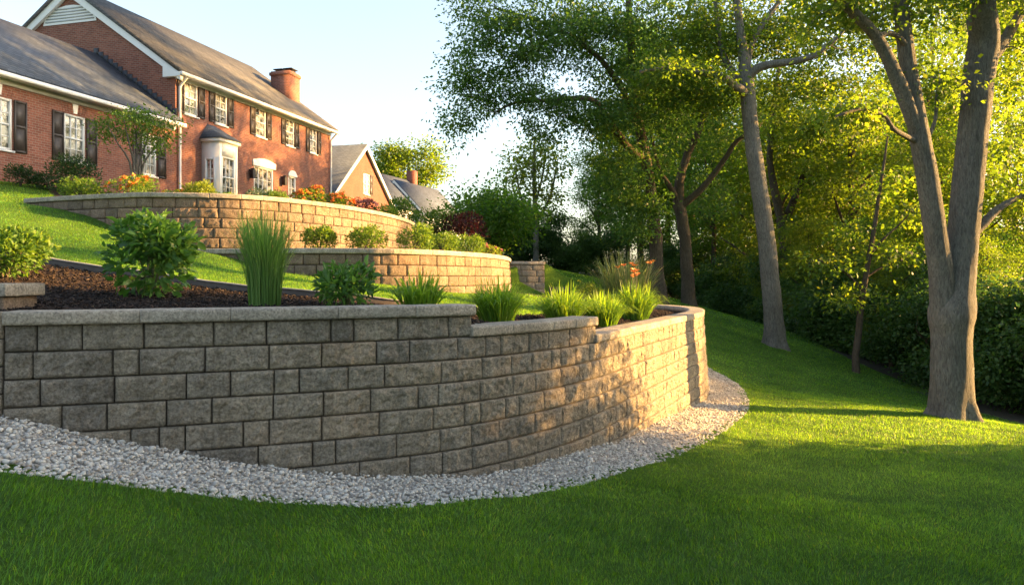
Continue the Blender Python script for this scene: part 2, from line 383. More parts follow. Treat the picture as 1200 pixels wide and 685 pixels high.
def offset(C, o):
    T = np.gradient(C, axis=0); T /= np.linalg.norm(T, axis=1, keepdims=True)
    return C + o * np.stack([T[:, 1], -T[:, 0]], -1)

low = tps([(-3.5,5,-.96),(-2.85,5.3,-1.16),(-2.1,5.6,-1.39),(-1.24,5.95,-1.565),(0,6.85,-1.74),(.85,7.75,-1.79),(3.4,13,-2.17),(1.9,10,-1.95),
    (-2.82,4.08,-1.06),(-1.21,5.27,-1.6),(-.64,5.58,-1.68),(0,6.07,-1.78),(.79,6.88,-1.88),(1.67,8.06,-2.0),(2.9,10.1,-2.1),(4,12.5,-2.2),(4.67,15,-2.25),(5.1,17.6,-2.3),
    (7.8,13,-2.45),(8.5,24,-2.13),(10.4,15,-3.0),(11.5,25,-2.74),(11.4,43,-2.1),
    (0,3.85,-1.62),(-2.2,3.3,-1.22),(3.25,4.7,-1.95),(0,0,-1.6),(3,0,-1.95),(-3,0,-1.05),(-6,2,-.5),(-7,4.2,-.2),(-5.2,4.5,-.58),(8,5,-2.5),(8,0,-2.5),
    (0,-10,-1.7),(10,-10,-2.6),(-10,-8,-.2),(-10,0,.1),(1.6,38,.5),(5.6,38,-.4),(8,38,-1.4),(1.5,26,-.3),(5.3,27,-.85),(6.7,28,-1.05),(3,20,-1.3),(2,22,-.9),
    (1.2,19.5,-.8),(14,20,-3.4),(20,15,-4.2),(25,30,-4),(30,60,-3),(20,90,-1.5),(0,60,1.6),(0,90,2),(-10,60,2.6),(-10,40,2.2),(-20,30,2.3),(-30,60,3),
    (-30,20,1.5),(-12,20,.7),(-8,12,-.1),(-3,9,-1),(-6,9,-.4),(-30,0,1.2),(30,0,-4.5),(30,-10,-4.5)])
t1 = tps([(-3.5,5.3,-.29),(-1.2,6.2,-.30),(-5.2,5.2,-.24),(-7,6,.0),(0,7.3,-.5),(1.0,8.6,-.67),(2.5,12.3,-.69),(3.1,14.5,-.69),(2.8,16.3,-.69),(-4.8,8.8,.05),
    (-3.4,8.5,-.13),(-2.2,8.3,-.24),(-6.4,9.2,.27),(-8.3,12,.76),(-11,16,1.57),(-9.8,14.9,1.47),(-8.2,14.3,1.2),(-6.7,13.9,.66),(-5.6,13.5,.52),(-5.3,12.8,.47),
    (-4,12.7,.1),(-2.4,12.8,-.09),(-1.2,13.6,-.27),(0,19.7,-.34),(0,15,-.4),(1,20,-.5),(1,22.5,-.55),(-14.5,21,2.72),(-16,22,2.88),(-20,21,3.05),(-12,9,1.2),
    (-25,15,2.6),(-20,4,1.5),(-30,25,3.2)])
t3 = tps([(-9.8,14.9,1.52),(-8.2,14.3,1.5),(-6.7,13.9,1.5),(-5,14.4,1.5),(-3.76,16.3,1.5),(-3.1,18.5,1.5),(-2.86,20.7,1.5),(-13.4,28,2.85),(-16,22,2.9),(-11,17,1.75),
    (-10.3,39,2.8),(-13,60,3.0),(-3.2,30,1.9),(-6,60,2.5),(-60,60,3.2),(-60,24,3.2),(-30,30,3.1),(-9,24,2.35),(-7,30,2.3)])
P1 = np.vstack([offset(W1, -.17), [(-.4, 20), (-.3, 22.7), (1.1, 23.1), (1.4, 26), (-3, 28), (-40, 30), (-40, 4.2)]]); n1 = len(W1) - 1
P2 = np.vstack([offset(W2, -.17), [(.5, 23.2), (1.02, 23.35), (1.0, 26), (-3, 27), (-6, 16)]]); n2 = len(W2) + 1
P3 = np.vstack([offset(W3, -.17), [(-3.2, 30), (-6, 60), (-60, 60), (-60, 24), (-16, 22), (-11, 17)]]); n3 = len(W3) - 1

def terr(base, P, nw, X, Y, k):
    inn = inpoly(P, X, Y); d, idx = polydist(P, X, Y)
    return base - np.where(inn, 0.0, d * np.where(idx < nw, 22.0, k))
def height(X, Y):
    Xc = np.clip(X, -40, 32); Yc = np.clip(Y, -12, 92)
    z = low(Xc, Yc)
    z = np.maximum(z, terr(t1(Xc, Yc), P1, n1, Xc, Yc, .5))
    z = np.maximum(z, terr(np.full(np.shape(Xc), .45), P2, n2, Xc, Yc, .6))
    z = np.maximum(z, terr(t3(Xc, Yc), P3, n3, Xc, Yc, .45))
    return z
def spaced(a, b, h, lo, hi, g=1.12, hmax=25):
    c = list(np.arange(a, b + 1e-6, h)); s = h; x = a; left = []
    while x > lo: s = min(s * g, hmax); x -= s; left.append(x)
    s = h; x = c[-1]; right = []
    while x < hi: s = min(s * g, hmax); x += s; right.append(x)
    return np.array(left[::-1] + c + right)
GX = spaced(-10.5, 6.0, .11, -500, 500); GY = spaced(3.6, 23.6, .11, -250, 800)
gx, gy = np.meshgrid(GX, GY); GZ = height(gx, gy)
GZ = GZ + .010 * np.sin(gx * 3.1 + 1.7 * np.sin(gy * 1.3)) * np.sin(gy * 2.7 + np.sin(gx * 1.9)) + .006 * np.sin(gx * 7.3 + gy * 2.1) * np.sin(gy * 6.1 - gx * 1.7)     # small bumps of a mown lawn
def gz(x, y):
    x = np.asarray(x, float); y = np.asarray(y, float)
    i = np.clip(np.searchsorted(GX, x) - 1, 0, len(GX) - 2); j = np.clip(np.searchsorted(GY, y) - 1, 0, len(GY) - 2)
    u = (x - GX[i]) / (GX[i+1] - GX[i]); v = (y - GY[j]) / (GY[j+1] - GY[j])
    return (GZ[j, i] * (1-u) * (1-v) + GZ[j, i+1] * u * (1-v) + GZ[j+1, i] * (1-u) * v + GZ[j+1, i+1] * u * v)
def onground(x, y, dz=0.0): return np.array([x, y, float(gz(x, y)) + dz])

GRAVEL_OUT = catmull([(-9, 3.0), (-5.5, 3.5), (-3.9, 3.8), (-2.82, 4.08), (-2.0, 4.6), (-1.21, 5.12), (-.64, 5.48), (0, 6.0), (.79, 6.84), (1.67, 8.06), (2.9, 10.1), (4, 12.5),
                      (4.67, 15), (4.9, 17.2), (4.2, 19), (2.5, 19.6), (.6, 19.6)], 0.3)
GRAVEL = np.vstack([GRAVEL_OUT, offset(W1, -.05)[::-1]])
EDGE = catmull([(-8.6, 10.4), (-7.2, 9.5), (-5.8, 9.0), (-4.8, 8.8), (-3.4, 8.5), (-2.2, 8.35), (-.9, 8.75), (.2, 10.2), (1.1, 12.6), (1.6, 14.6), (1.3, 16.2), (.2, 17.2), (-.8, 17.6)], 0.25)
BED1 = np.vstack([EDGE, offset(W1, -.1)[::-1]])
BED2 = np.vstack([offset(W2, -.1), [(-3, 23), (-2.7, 20.5), (-3.6, 16.3), (-5.0, 14.2), (-5.5, 13.6)]])
BED3 = np.vstack([offset(W3, -.1)[4:], [(-4.6, 24), (-9.5, 27.5), (-13.0, 28.7), (-14.5, 23.0), (-12.5, 20), (-10.5, 17.2)]])
WOODS = np.array([(14, -12), (12.6, 4), (11.2, 12), (10.6, 15), (11.3, 25), (11.3, 36), (10.6, 44), (6, 47), (2.5, 44), (-1, 46), (-2, 70), (60, 70), (60, -12)])
def zone(X, Y):
    z = np.zeros(np.shape(X), int)                       # 0 lawn
    z[inpoly(WOODS, X, Y)] = 4
    z[inpoly(BED3, X, Y) | inpoly(BED2, X, Y) | inpoly(BED1, X, Y)] = 2
    z[inpoly(GRAVEL, X, Y)] = 1
    return z
nx, ny = len(GX), len(GY)
idx = np.arange(nx * ny).reshape(ny, nx)
quads = np.stack([idx[:-1, :-1], idx[:-1, 1:], idx[1:, 1:], idx[1:, :-1]], -1).reshape(-1, 4)
fx = ((gx[:-1, :-1] + gx[1:, 1:]) / 2).ravel(); fy = ((gy[:-1, :-1] + gy[1:, 1:]) / 2).ravel()
zn = zone(fx, fy)
zn[(zn == 1) & (polydist(GRAVEL_OUT, fx, fy, False)[0] < .13)] = 0
V = np.stack([gx.ravel(), gy.ravel(), GZ.ravel()], -1)
for code, name, mat in ((0, 'lawn', 'lawn'), (1, 'gravel_path', 'pebble_bed'), (2, 'planting_bed_ground', 'mulch'), (4, 'woodland_ground', 'forest_floor')):
    q = quads[zn == code]; used = np.unique(q); remap = np.full(len(V), -1); remap[used] = np.arange(len(used))
    mb = MB(); mb.add(V[used], remap[q]); tag(mb.build(name, M[mat], smooth=True), kind='structure')

# ------------------------------------------------------------------ block walls
class Curve:
    def __init__(s, C, step=0.03):
        L = np.concatenate([[0], np.cumsum(np.linalg.norm(np.diff(C, axis=0), axis=1))])
        s.S = np.arange(0, L[-1], step); P = np.stack([np.interp(s.S, L, C[:, 0]), np.interp(s.S, L, C[:, 1])], -1)
        k = 9; ker = np.ones(k) / k
        T = np.gradient(P, axis=0); T = np.stack([np.convolve(np.pad(T[:, i], k // 2, 'edge'), ker, 'valid') for i in (0, 1)], -1)
        T /= np.linalg.norm(T, axis=1, keepdims=True); s.P = P; s.N = np.stack([T[:, 1], -T[:, 0]], -1); s.L = s.S[-1]
    def pt(s, u, o):
        u = np.asarray(u, float)
        x = np.interp(u, s.S, s.P[:, 0]); y = np.interp(u, s.S, s.P[:, 1]); a = np.interp(u, s.S, s.N[:, 0]); b = np.interp(u, s.S, s.N[:, 1])
        return x + a * o, y + b * o
    def at_px(s, px):
        q = 600 + F * s.P[:, 0] / s.P[:, 1]; return float(s.S[np.argmax(q >= px)])

def fbm(V, f, seed=0.0):
    return np.array([mnoise.fractal((x * f + seed, y * f, z * f), 0.9, 2.1, 4) for x, y, z in V])

def block_row(mb, cv, s0, s1, z0, z1, o, ground, cell, widths, rough, joint=0.007, depth=0.13):
    s = s0 - random.random() * 0.3
    while s < s1:
        w = random.choice(widths) * random.uniform(.93, 1.07)
        a, b = max(s, s0), min(s + w, s1); s += w
        if b - a < 0.05: continue
        gm = min(float(gz(*[float(q) for q in cv.pt(u, o + .12)])) for u in (a, (a + b) / 2, b))
        if z1 < gm - 0.06: continue
        a2, b2, c, d = a + joint / 2, b - joint / 2, z0 + joint / 2, z1 - joint / 2
        nu = max(3, int((b2 - a2) / cell)); nv = max(3, int((d - c) / cell))
        e = 0.013
        us = np.concatenate([[0, .35 * e, e], np.linspace(e, b2 - a2 - e, nu)[1:-1], [b2 - a2 - e, b2 - a2 - .35 * e, b2 - a2]])
        vs = np.concatenate([[0, .35 * e, e], np.linspace(e, d - c - e, nv)[1:-1], [d - c - e, d - c - .35 * e, d - c]])
        U, Vv = np.meshgrid(us, vs)
        eu = np.minimum(U, U[0, -1] - U); ev = np.minimum(Vv, Vv[-1, 0] - Vv)
        rd = lambda q: np.where(q < e, 0.014 * (1 - np.sqrt(np.maximum(0, 1 - (1 - q / e)**2))), 0.0)
        x, y = cv.pt(a2 + U.ravel(), 0.0); zz = c + Vv.ravel()
        sd = random.random() * 50; nz = (fbm(np.stack([x, y, zz], -1), 7.0, sd) * .6 + fbm(np.stack([x, y, zz], -1), 24.0, sd) * .6).reshape(U.shape)
        edge = np.clip(np.minimum(eu, ev) / 0.02, 0, 1)
        D = o - rd(eu) - rd(ev) + rough * (nz * edge + .35 * edge) + random.uniform(-.003, .003)
        tilt = random.uniform(-.02, .02); D = D + tilt * (U - U.mean())
        x, y = cv.pt(a2 + U.ravel(), D.ravel())
        G = np.stack([x, y, zz], -1); m, n = U.shape
        i = np.arange(m * n).reshape(m, n)
        q = np.stack([i[:-1, :-1], i[:-1, 1:], i[1:, 1:], i[1:, :-1]], -1).reshape(-1, 4)
        ring = np.concatenate([i[0, :], i[1:, -1], i[-1, -2::-1], i[-2:0:-1, 0]])
        x, y = cv.pt(a2 + U.ravel()[ring], o - depth); B = np.stack([x, y, zz[ring]], -1)
        k = len(ring); r = np.arange(k)
        sk = np.stack([ring, m * n + r, m * n + (r + 1) % k, np.roll(ring, -1)], -1)
        mb.add(np.vstack([G, B]), [q, sk], min(1, max(0, random.gauss(.45, .27))))

def coping(cv, s0, s1, ztop, thick, name, parent, mat, pieces=(.45, .62, .8), outer=.0, inner=-.30, label=None, rough=.006, step=.03):
    mb = MB(); s = s0
    while s < s1 - .02:
        w = random.choice(pieces) * random.uniform(.9, 1.1); e = min(s + w, s1)
        if s1 - e < .2: e = s1
        a, b = s + .0015, e - .0015
        nu = max(4, int((b - a) / step))
        us = np.concatenate([[a, a + .004], np.linspace(a + .02, b - .02, nu), [b - .004, b]])
        prof = [(inner, 0.), (inner, thick - .006), (inner + .006, thick)] + [(o, thick) for o in np.linspace(inner + .06, outer - .05, 4)] + [(outer - .016, thick), (outer - .006, thick - .006)] + \
               [(outer, z) for z in np.linspace(thick - .018, .014, 5)] + [(outer - .008, 0.), (outer - .06, 0.)]
        pr = np.array(prof); n = len(pr)
        Uo, Oo = np.meshgrid(us, pr[:, 0], indexing='ij'); Zz = np.broadcast_to(pr[:, 1], Uo.shape)
        x, y = cv.pt(Uo.ravel(), 0.0); z = ztop - thick + Zz.ravel()
        nz = fbm(np.stack([x + Oo.ravel(), y, z], -1), 13.0, random.random() * 9).reshape(Uo.shape)
        front = (Oo > outer - .02)
        lo = random.uniform(-.002, .002)
        O2 = Oo + np.where(front, rough * nz, 0); Z2 = z.reshape(Uo.shape) + np.where((Zz > thick * .9) & ~front, .0012 * nz, 0) + lo
        endm = np.zeros(Uo.shape); endm[0] = endm[-1] = 1
        O2 = O2 - endm * np.where(front, .004, 0)
        x, y = cv.pt(Uo.ravel(), O2.ravel())
        Vv = np.stack([x, y, Z2.ravel()], -1); m = len(us); i = np.arange(m * n).reshape(m, n)
        q = np.stack([i[:-1, :], i[1:, :], np.roll(i, -1, 1)[1:, :], np.roll(i, -1, 1)[:-1, :]], -1).reshape(-1, 4)
        mb.add(Vv, [q, i[0][None], i[-1][::-1][None]], min(1, max(0, random.gauss(.5, .25))))
        s = e
    o = mb.build(name, M[mat], parent, origin=parent.location if parent else None)
    if label: o['label'] = label
    return o

CH = .19
def wall(name, label, C, runs, mat, cell, rough, widths, nrows, o0=-.03, batter=.012, thick=.094, cmat='coping', cstep=.03, group=None):
    cv = Curve(C); base = onground(float(C[len(C)//2][0]), float(C[len(C)//2][1]))
    root = empty(name, base, 0, label, 'retaining wall', group)
    mb = MB(); ztop = runs[0][2]
    for r in range(nrows):
        z1 = ztop - thick - r * CH; z0 = z1 - CH
        if r == 0: s_lo = runs[0][0]
        for (a, b, zt) in runs:
            pass
        ok = [(a, b) for (a, b, zt) in runs if zt - thick >= z1 - 1e-3]
        if not ok: continue
        block_row(mb, cv, min(a for a, b in ok), max(b for a, b in ok), z0, z1, o0 + batter * r, True, cell, widths, rough)
    # dark fill behind the joints
    for (a, b, zt) in runs:
        us = np.arange(a + .02, b - .02, .15); rows = []
        for o, z in ((-.10, zt - nrows * CH - .2), (-.10, zt - thick), (-.27, zt - thick), (-.27, zt - nrows * CH - .2)):
            x, y = cv.pt(us, o); rows.append(np.stack([x, y, np.full(len(us), z)], -1))
        A = np.stack(rows, 1); i = np.arange(A.shape[0] * 4).reshape(-1, 4)
        q = np.stack([i[:-1], i[1:], np.roll(i, -1, 1)[1:], np.roll(i, -1, 1)[:-1]], -1).reshape(-1, 4)
        mb.add(A.reshape(-1, 3), [q, i[0][None], i[-1][::-1][None]], 0.0)
    mb.build('block_face', M[mat], root, origin=base)
    for k, (a, b, zt) in enumerate(runs):
        coping(cv, a - (0.03 if k else 0), b + .012, zt, thick, 'coping', root, cmat, step=cstep, outer=.018)
    return root, cv

cv1 = Curve(W1)
sA, sB, sC = cv1.at_px(2), cv1.at_px(555), cv1.at_px(698)
wall('retaining_wall', 'large curved grey block wall in front with stepped coping and pebbles along its foot', W1,
     [(sA, sB, -.234), (sB, sC, -.424), (sC, cv1.L - .05, -.614)], 'block', .0115, .023, (.18, .3, .38, .42, .48), 10)
# the run left of the first coping end, one course lower and uncapped, carries on out of the picture
mb = MB()
for r in range(6):
    z1 = -.234 - .0 - r * CH
    block_row(mb, cv1, 0.1, sA - .004, z1 - CH, z1, -.03 + .012 * r, True, .03, (.3, .38, .42), .010)
us = np.arange(.1, sA - .02, .2); A = []
for o, z in ((-.10, -1.6), (-.10, -.25), (-.27, -.25), (-.27, -1.6)):
    x, y = cv1.pt(us, o); A.append(np.stack([x, y, np.full(len(us), z)], -1))
A = np.stack(A, 1); i = np.arange(A.shape[0] * 4).reshape(-1, 4)
mb.add(A.reshape(-1, 3), [np.stack([i[:-1], i[1:], np.roll(i, -1, 1)[1:], np.roll(i, -1, 1)[:-1]], -1).reshape(-1, 4), i[0][None], i[-1][::-1][None]], 0.0)
tag(mb.build('retaining_wall', M['block']), 'uncapped end of grey block wall at the left picture edge below the beige pillar', 'retaining wall')

cv2 = Curve(W2); cv3 = Curve(W3); cv4 = Curve(W4)
wall('retaining_wall', 'middle tier block wall, low and partly sunlit, with a row of round shrubs on top', W2, [(0.02, cv2.L - .02, .5)], 'block_tan', .028, .02, (.3, .38, .45), 6, cstep=.06)
wall('retaining_wall', 'topmost bowed block wall below the brick house, half in shade and half sunlit', W3, [(0.02, cv3.L - .02, 1.6)], 'block_tan', .028, .024, (.3, .38, .45), 8, cstep=.06)
wall('retaining_wall', 'short shaded block wall piece standing behind the end of the middle tier', W4, [(0.02, cv4.L - .02, .5)], 'block', .04, .012, (.3, .38, .45), 7, cstep=.06)

# capped end pillar at the left edge
def pillar():
    base = onground(-4.2, 5.85); root = empty('wall_pillar', base, 0, 'beige capped stone pillar standing behind the wall at the left edge', 'pillar')
    zt = -.045
    for nm, x0, x1, y0, y1, z0, z1, mt in (('pillar_shaft', -4.6, -3.86, 5.62, 6.02, -.5, zt - .1, 'block_tan'), ('cap', -4.63, -3.82, 5.58, 6.06, zt - .1, zt, 'coping')):
        mb = MB(); mb.box(x0, x1, y0, y1, z0, z1, .8)
        o = mb.build(nm, M[mt], root, origin=base)
        bv = o.modifiers.new('bevel', 'BEVEL'); bv.width = .012; bv.segments = 2
pillar()

# garden edging between bed and lawn
ev = Curve(EDGE, .1); us = np.arange(0, ev.L * .52, .1); root = empty('garden_edging', onground(*EDGE[10]), 0, 'dark curved garden edging with pale top between mulch and lawn', 'edging')
for nm, w, za, zb, mt in (('edging_strip', .018, -.1, .075, 'edging'), ('top_rail', .024, .075, .09, 'edging_top')):
    A = []
    for o, z in ((w, za), (w, zb), (-w, zb), (-w, za)):
        x, y = ev.pt(us, o); xx, yy = ev.pt(us, 0); A.append(np.stack([x, y, gz(xx, yy) + z], -1))
    A = np.stack(A, 1); i = np.arange(A.shape[0] * 4).reshape(-1, 4); mb = MB()
    mb.add(A.reshape(-1, 3), [np.stack([i[:-1], i[1:], np.roll(i, -1, 1)[1:], np.roll(i, -1, 1)[:-1]], -1).reshape(-1, 4), i[0][None], i[-1][::-1][None]])
    mb.build(nm, M[mt], root, origin=root.location)

# ------------------------------------------------------------------ pebbles, mulch chips, grass (nobody could count them)
def frustum(x, y, m=170): 
    px = 600 + F * x / np.maximum(y, .1); return (y > 1.5) & (px > -m) & (px < 1200 + m)

def scatter_boxy(n, xr, yr, poly):
    x = rng.uniform(*xr, n); y = rng.uniform(*yr, n); k = inpoly(poly, x, y) & frustum(x, y); return x[k], y[k]

import bmesh
def ico(sub):
    b = bmesh.new(); bmesh.ops.create_icosphere(b, subdivisions=sub, radius=1.0)
    V = np.array([v.co[:] for v in b.verts]); Fc = np.array([[v.index for v in f.verts] for f in b.faces]); b.free(); return V, Fc
def pebbles():
    mb = MB()
    for (n, yr, r0, sub) in ((130000, (2.8, 8.0), .0108, 2), (100000, (8.0, 20), .013, 1)):
        x, y = scatter_boxy(n, (-7, 6), yr, GRAVEL); nn = len(x); T, Fc = ico(sub)
        d, _ = polydist(GRAVEL_OUT, x, y, False)
        z = gz(x, y) + rng.uniform(-.006, .022, nn) * np.clip(d / .12, .2, 1)
        r = r0 * rng.lognormal(0, .28, nn)
        sc = np.stack([r * rng.uniform(.85, 1.35, nn), r * rng.uniform(.8, 1.1, nn), r * rng.uniform(.6, .9, nn)], -1)
        a = rng.uniform(0, 6.283, nn); b = rng.normal(0, .35, nn)
        lump = 1 + .10 * rng.standard_normal((nn, len(T)))
        P = T[None] * sc[:, None] * lump[..., None]
        ca, sa, cb, sb = np.cos(a)[:, None], np.sin(a)[:, None], np.cos(b)[:, None], np.sin(b)[:, None]
        X, Y, Z = P[..., 0], P[..., 1], P[..., 2]; X, Z = cb * X + sb * Z, -sb * X + cb * Z; X, Y = ca * X - sa * Y, sa * X + ca * Y
        P = np.stack([X + x[:, None], Y + y[:, None], Z + z[:, None]], -1)
        f = (Fc[None] + (np.arange(nn) * len(T))[:, None, None]).reshape(-1, 3)
        mb.add(P.reshape(-1, 3), f, np.repeat(rng.random(nn), len(T)))
    tag(mb.build('gravel', M['pebble'], smooth=True), 'pale rounded pebbles in a curved strip along the wall foot', 'gravel', None, 'stuff')
pebbles()

def chips():
    mb = MB(); T = np.array([(x, y, z) for x in (-1, 1) for y in (-1, 1) for z in (-1, 1)], float)
    Fc = np.array([[0,1,3,2],[4,6,7,5],[0,4,5,1],[2,3,7,6],[0,2,6,4],[1,5,7,3]])
    for poly, n, xr, yr in ((BED1, 90000, (-9, 3.6), (4.5, 17)), (BED3, 6000, (-10, -2.5), (13.5, 22))):
        x, y = scatter_boxy(n, xr, yr, poly); nn = len(x); z = gz(x, y) + rng.uniform(0, .022, nn)
        sc = np.stack([rng.uniform(.008, .026, nn), rng.uniform(.003, .007, nn), rng.uniform(.002, .005, nn)], -1)
        P = T[None] * sc[:, None]; P[..., 1] *= 1 + .4 * rng.standard_normal((nn, 1)) * (P[..., 0] > 0)
        a = rng.uniform(0, 6.283, nn); b = rng.normal(0, .4, nn); c = rng.normal(0, .4, nn)
        X, Y, Z = P[..., 0], P[..., 1], P[..., 2]
        cc, s_ = np.cos(c)[:, None], np.sin(c)[:, None]; Y, Z = cc * Y - s_ * Z, s_ * Y + cc * Z
        cc, s_ = np.cos(b)[:, None], np.sin(b)[:, None]; X, Z = cc * X + s_ * Z, -s_ * X + cc * Z
        cc, s_ = np.cos(a)[:, None], np.sin(a)[:, None]; X, Y = cc * X - s_ * Y, s_ * X + cc * Y
        P = np.stack([X + x[:, None], Y + y[:, None], Z + z[:, None]], -1)
        mb.add(P.reshape(-1, 3), (Fc[None] + (np.arange(nn) * 8)[:, None, None]).reshape(-1, 4), np.repeat(rng.random(nn)**1.6, 8))
    tag(mb.build('mulch', M['chip']), 'dark brown bark mulch spread over the planting beds', 'mulch', None, 'stuff')
chips()

def blades(mb, x, y, h, w, seg):
    n = len(x); z = gz(x, y); a = rng.uniform(0, 6.283, n); lean = rng.uniform(.1, .75, n) * h
    wx = (np.sin(x * 2.1 + 1.3 * np.sin(y * 1.7)) + np.sin(y * 2.6 + x * .9)) * .6
    dx = np.cos(a) * lean + wx * h * .25; dy = np.sin(a) * lean + np.cos(x * 1.3 + y) * h * .15
    b = a + rng.normal(0, .5, n) + 1.57; ox = np.cos(b) * w / 2; oy = np.sin(b) * w / 2
    t = np.clip(rng.beta(1.3, 1.7, n) * .9, 0, 1); dry = rng.random(n) < .012; t[dry] = rng.uniform(.9, 1, dry.sum())
    pt = lambda k, l: np.stack([x + dx * k**1.7 + ox * l, y + dy * k**1.7 + oy * l, z - .004 + h * k * (1 - .22 * k)], -1)
    if seg == 2:
        A = np.stack([pt(0, 1), pt(0, -1), pt(.5, .85), pt(.5, -.85), pt(1, 0)], 1)
        i = np.arange(n)[:, None] * 5
        mb.add(A.reshape(-1, 3), [i + np.array([[0, 1, 3, 2]]), i + np.array([[2, 3, 4]])], np.repeat(t, 5))
    else:
        A = np.stack([pt(0, 1), pt(0, -1), pt(1, 0)], 1); i = np.arange(n)[:, None] * 3
        mb.add(A.reshape(-1, 3), [i + np.array([[0, 1, 2]])], np.repeat(t, 3))
def grass():
    mb = MB()
    bands = ((2.6, 4.6, 5600, .042, .0036, 2), (4.6, 7.0, 4200, .042, .0044, 2), (7.0, 10.5, 3000, .04, .005, 1), (10.5, 16, 1800, .04, .0065, 1), (16, 26, 520, .045, .014, 1), (26, 45, 170, .06, .03, 1))
    for y0, y1, dens, h, w, seg in bands:
        xa, xb = max(-16, -1.0 * y1 - .5), min(15, 1.0 * y1 + 1.2); n = int(dens * (xb - xa) * (y1 - y0))
        for c in range(0, n, 200000):
            m = min(200000, n - c); x = rng.uniform(xa, xb, m); y = rng.uniform(y0, y1, m)
            k = frustum(x, y, 260) | ((x > 0) & (x < y + 1.0)); x, y = x[k], y[k]; k = zone(x, y) == 0; x, y = x[k], y[k]
            # nothing grows inside walls or buildings
            for C in (W1, W2, W3):
                d, _ = polydist(C[::2], x, y, False); k = d > .2; x, y = x[k], y[k]
            u = -.2625 * (x + 13.2) * 0 + (x + 13.2) * .965 - (y - 29) * .2625
            k = ~((u < .1) & (y > 18) & (x < -8)); x, y = x[k], y[k]
            tuft = .75 + .5 * np.clip(.5 + .5 * np.sin(x * 5.3 + 2 * np.sin(y * 3.1)) * np.sin(y * 4.7 + np.sin(x * 3.7)), 0, 1)
            blades(mb, x, y, h * tuft * rng.lognormal(0, .25, len(x)), w * rng.uniform(.7, 1.3, len(x)), seg)
    print('grass verts', mb.n)
    tag(mb.build('grass', M['grass']), 'mown green grass blades covering the sloping lawn', 'grass', None, 'stuff')
grass()

# ------------------------------------------------------------------ houses
def facade_mesh(mb, x0, x1, z0, z1, holes, y=0.0, depth=.14):
    """a wall face in the plane y with true openings and their reveals"""
    xs = sorted({x0, x1, *[h[0] for h in holes], *[h[1] for h in holes]}); zs = sorted({z0, z1, *[h[2] for h in holes], *[h[3] for h in holes]})
    for a, b in zip(xs[:-1], xs[1:]):
        for c, d in zip(zs[:-1], zs[1:]):
            mx, mz = (a + b) / 2, (c + d) / 2
            if any(h[0] < mx < h[1] and h[2] < mz < h[3] for h in holes): continue
            mb.add([(a, y, c), (b, y, c), (b, y, d), (a, y, d)], np.array([[0, 1, 2, 3]]))
    for a, b, c, d in holes:
        mb.add([(a, y, c), (b, y, c), (b, y, d), (a, y, d), (a, y + depth, c), (b, y + depth, c), (b, y + depth, d), (a, y + depth, d)],
               np.array([[0, 4, 5, 1], [1, 5, 6, 2], [2, 6, 7, 3], [3, 7, 4, 0]]))

def window(root, x0, x1, z0, z1, cols=2, rows=4, y=.05, flip=None, sash=True):
    """double-hung window: white frame with a pane, muntins and sill; flip maps local points for side walls"""
    def out(mb, name, mat, par):
        if flip: mb.V = [flip(v) for v in mb.V]
        return mb.build(name, M[mat], par)
    f = MB(); t = .075
    f.box(x0, x0 + t, y - .03, y + .07, z0, z1); f.box(x1 - t, x1, y - .03, y + .07, z0, z1)
    f.box(x0 + t, x1 - t, y - .03, y + .07, z1 - t, z1); f.box(x0 + t, x1 - t, y - .03, y + .07, z0, z0 + t)
    if sash: f.box(x0 + t, x1 - t, y - .022, y + .06, (z0 + z1) / 2 - .03, (z0 + z1) / 2 + .03)
    for k in range(1, cols): xc = x0 + t + (x1 - x0 - 2 * t) * k / cols; f.box(xc - .013, xc + .013, y - .004, y + .05, z0 + t, z1 - t)
    for k in range(1, rows):
        zc = z0 + t + (z1 - z0 - 2 * t) * k / rows
        if not (sash and abs(zc - (z0 + z1) / 2) < .02): f.box(x0 + t, x1 - t, y + .002, y + .05, zc - .012, zc + .012)
    w = out(f, 'window', 'white', root)
    p = MB(); p.add([(x0 + .02, y + .03, z0 + .02), (x1 - .02, y + .03, z0 + .02), (x1 - .02, y + .03, z1 - .02), (x0 + .02, y + .03, z1 - .02)], np.array([[0, 1, 2, 3]])); out(p, 'pane', 'glass', w)
    s = MB(); s.box(x0 - .04, x1 + .04, -.06, y - .032, z0 - .06, z0 - .002); out(s, 'sill', 'white', w)
    return w
def shutter(root, x0, x1, z0, z1):
    m = MB(); y = -.05; t = .05; zm = (z0 + z1) / 2
    m.box(x0, x0 + t, y, -.006, z0, z1); m.box(x1 - t, x1, y, -.006, z0, z1)
    for a, b in ((z0, z0 + .07), (zm - .04, zm + .04), (z1 - .07, z1)): m.box(x0 + t, x1 - t, y, -.006, a, b)
    m.box(x0 + t, x1 - t, -.025, -.006, z0 + .07, zm - .04); m.box(x0 + t, x1 - t, -.025, -.006, zm + .04, z1 - .07)
    m.build('shutter', M['shutter'], root)
def roof_slab(mb, a, b, c, d, th=.14):
    P = np.array([a, b, c, d], float); n = np.cross(P[1] - P[0], P[3] - P[0]); n /= np.linalg.norm(n); n *= math.copysign(th, n[2])
    mb.add(np.vstack([P, P - n]), np.array([[0, 1, 2, 3], [4, 7, 6, 5], [0, 4, 5, 1], [1, 5, 6, 2], [2, 6, 7, 3], [3, 7, 4, 0]]))

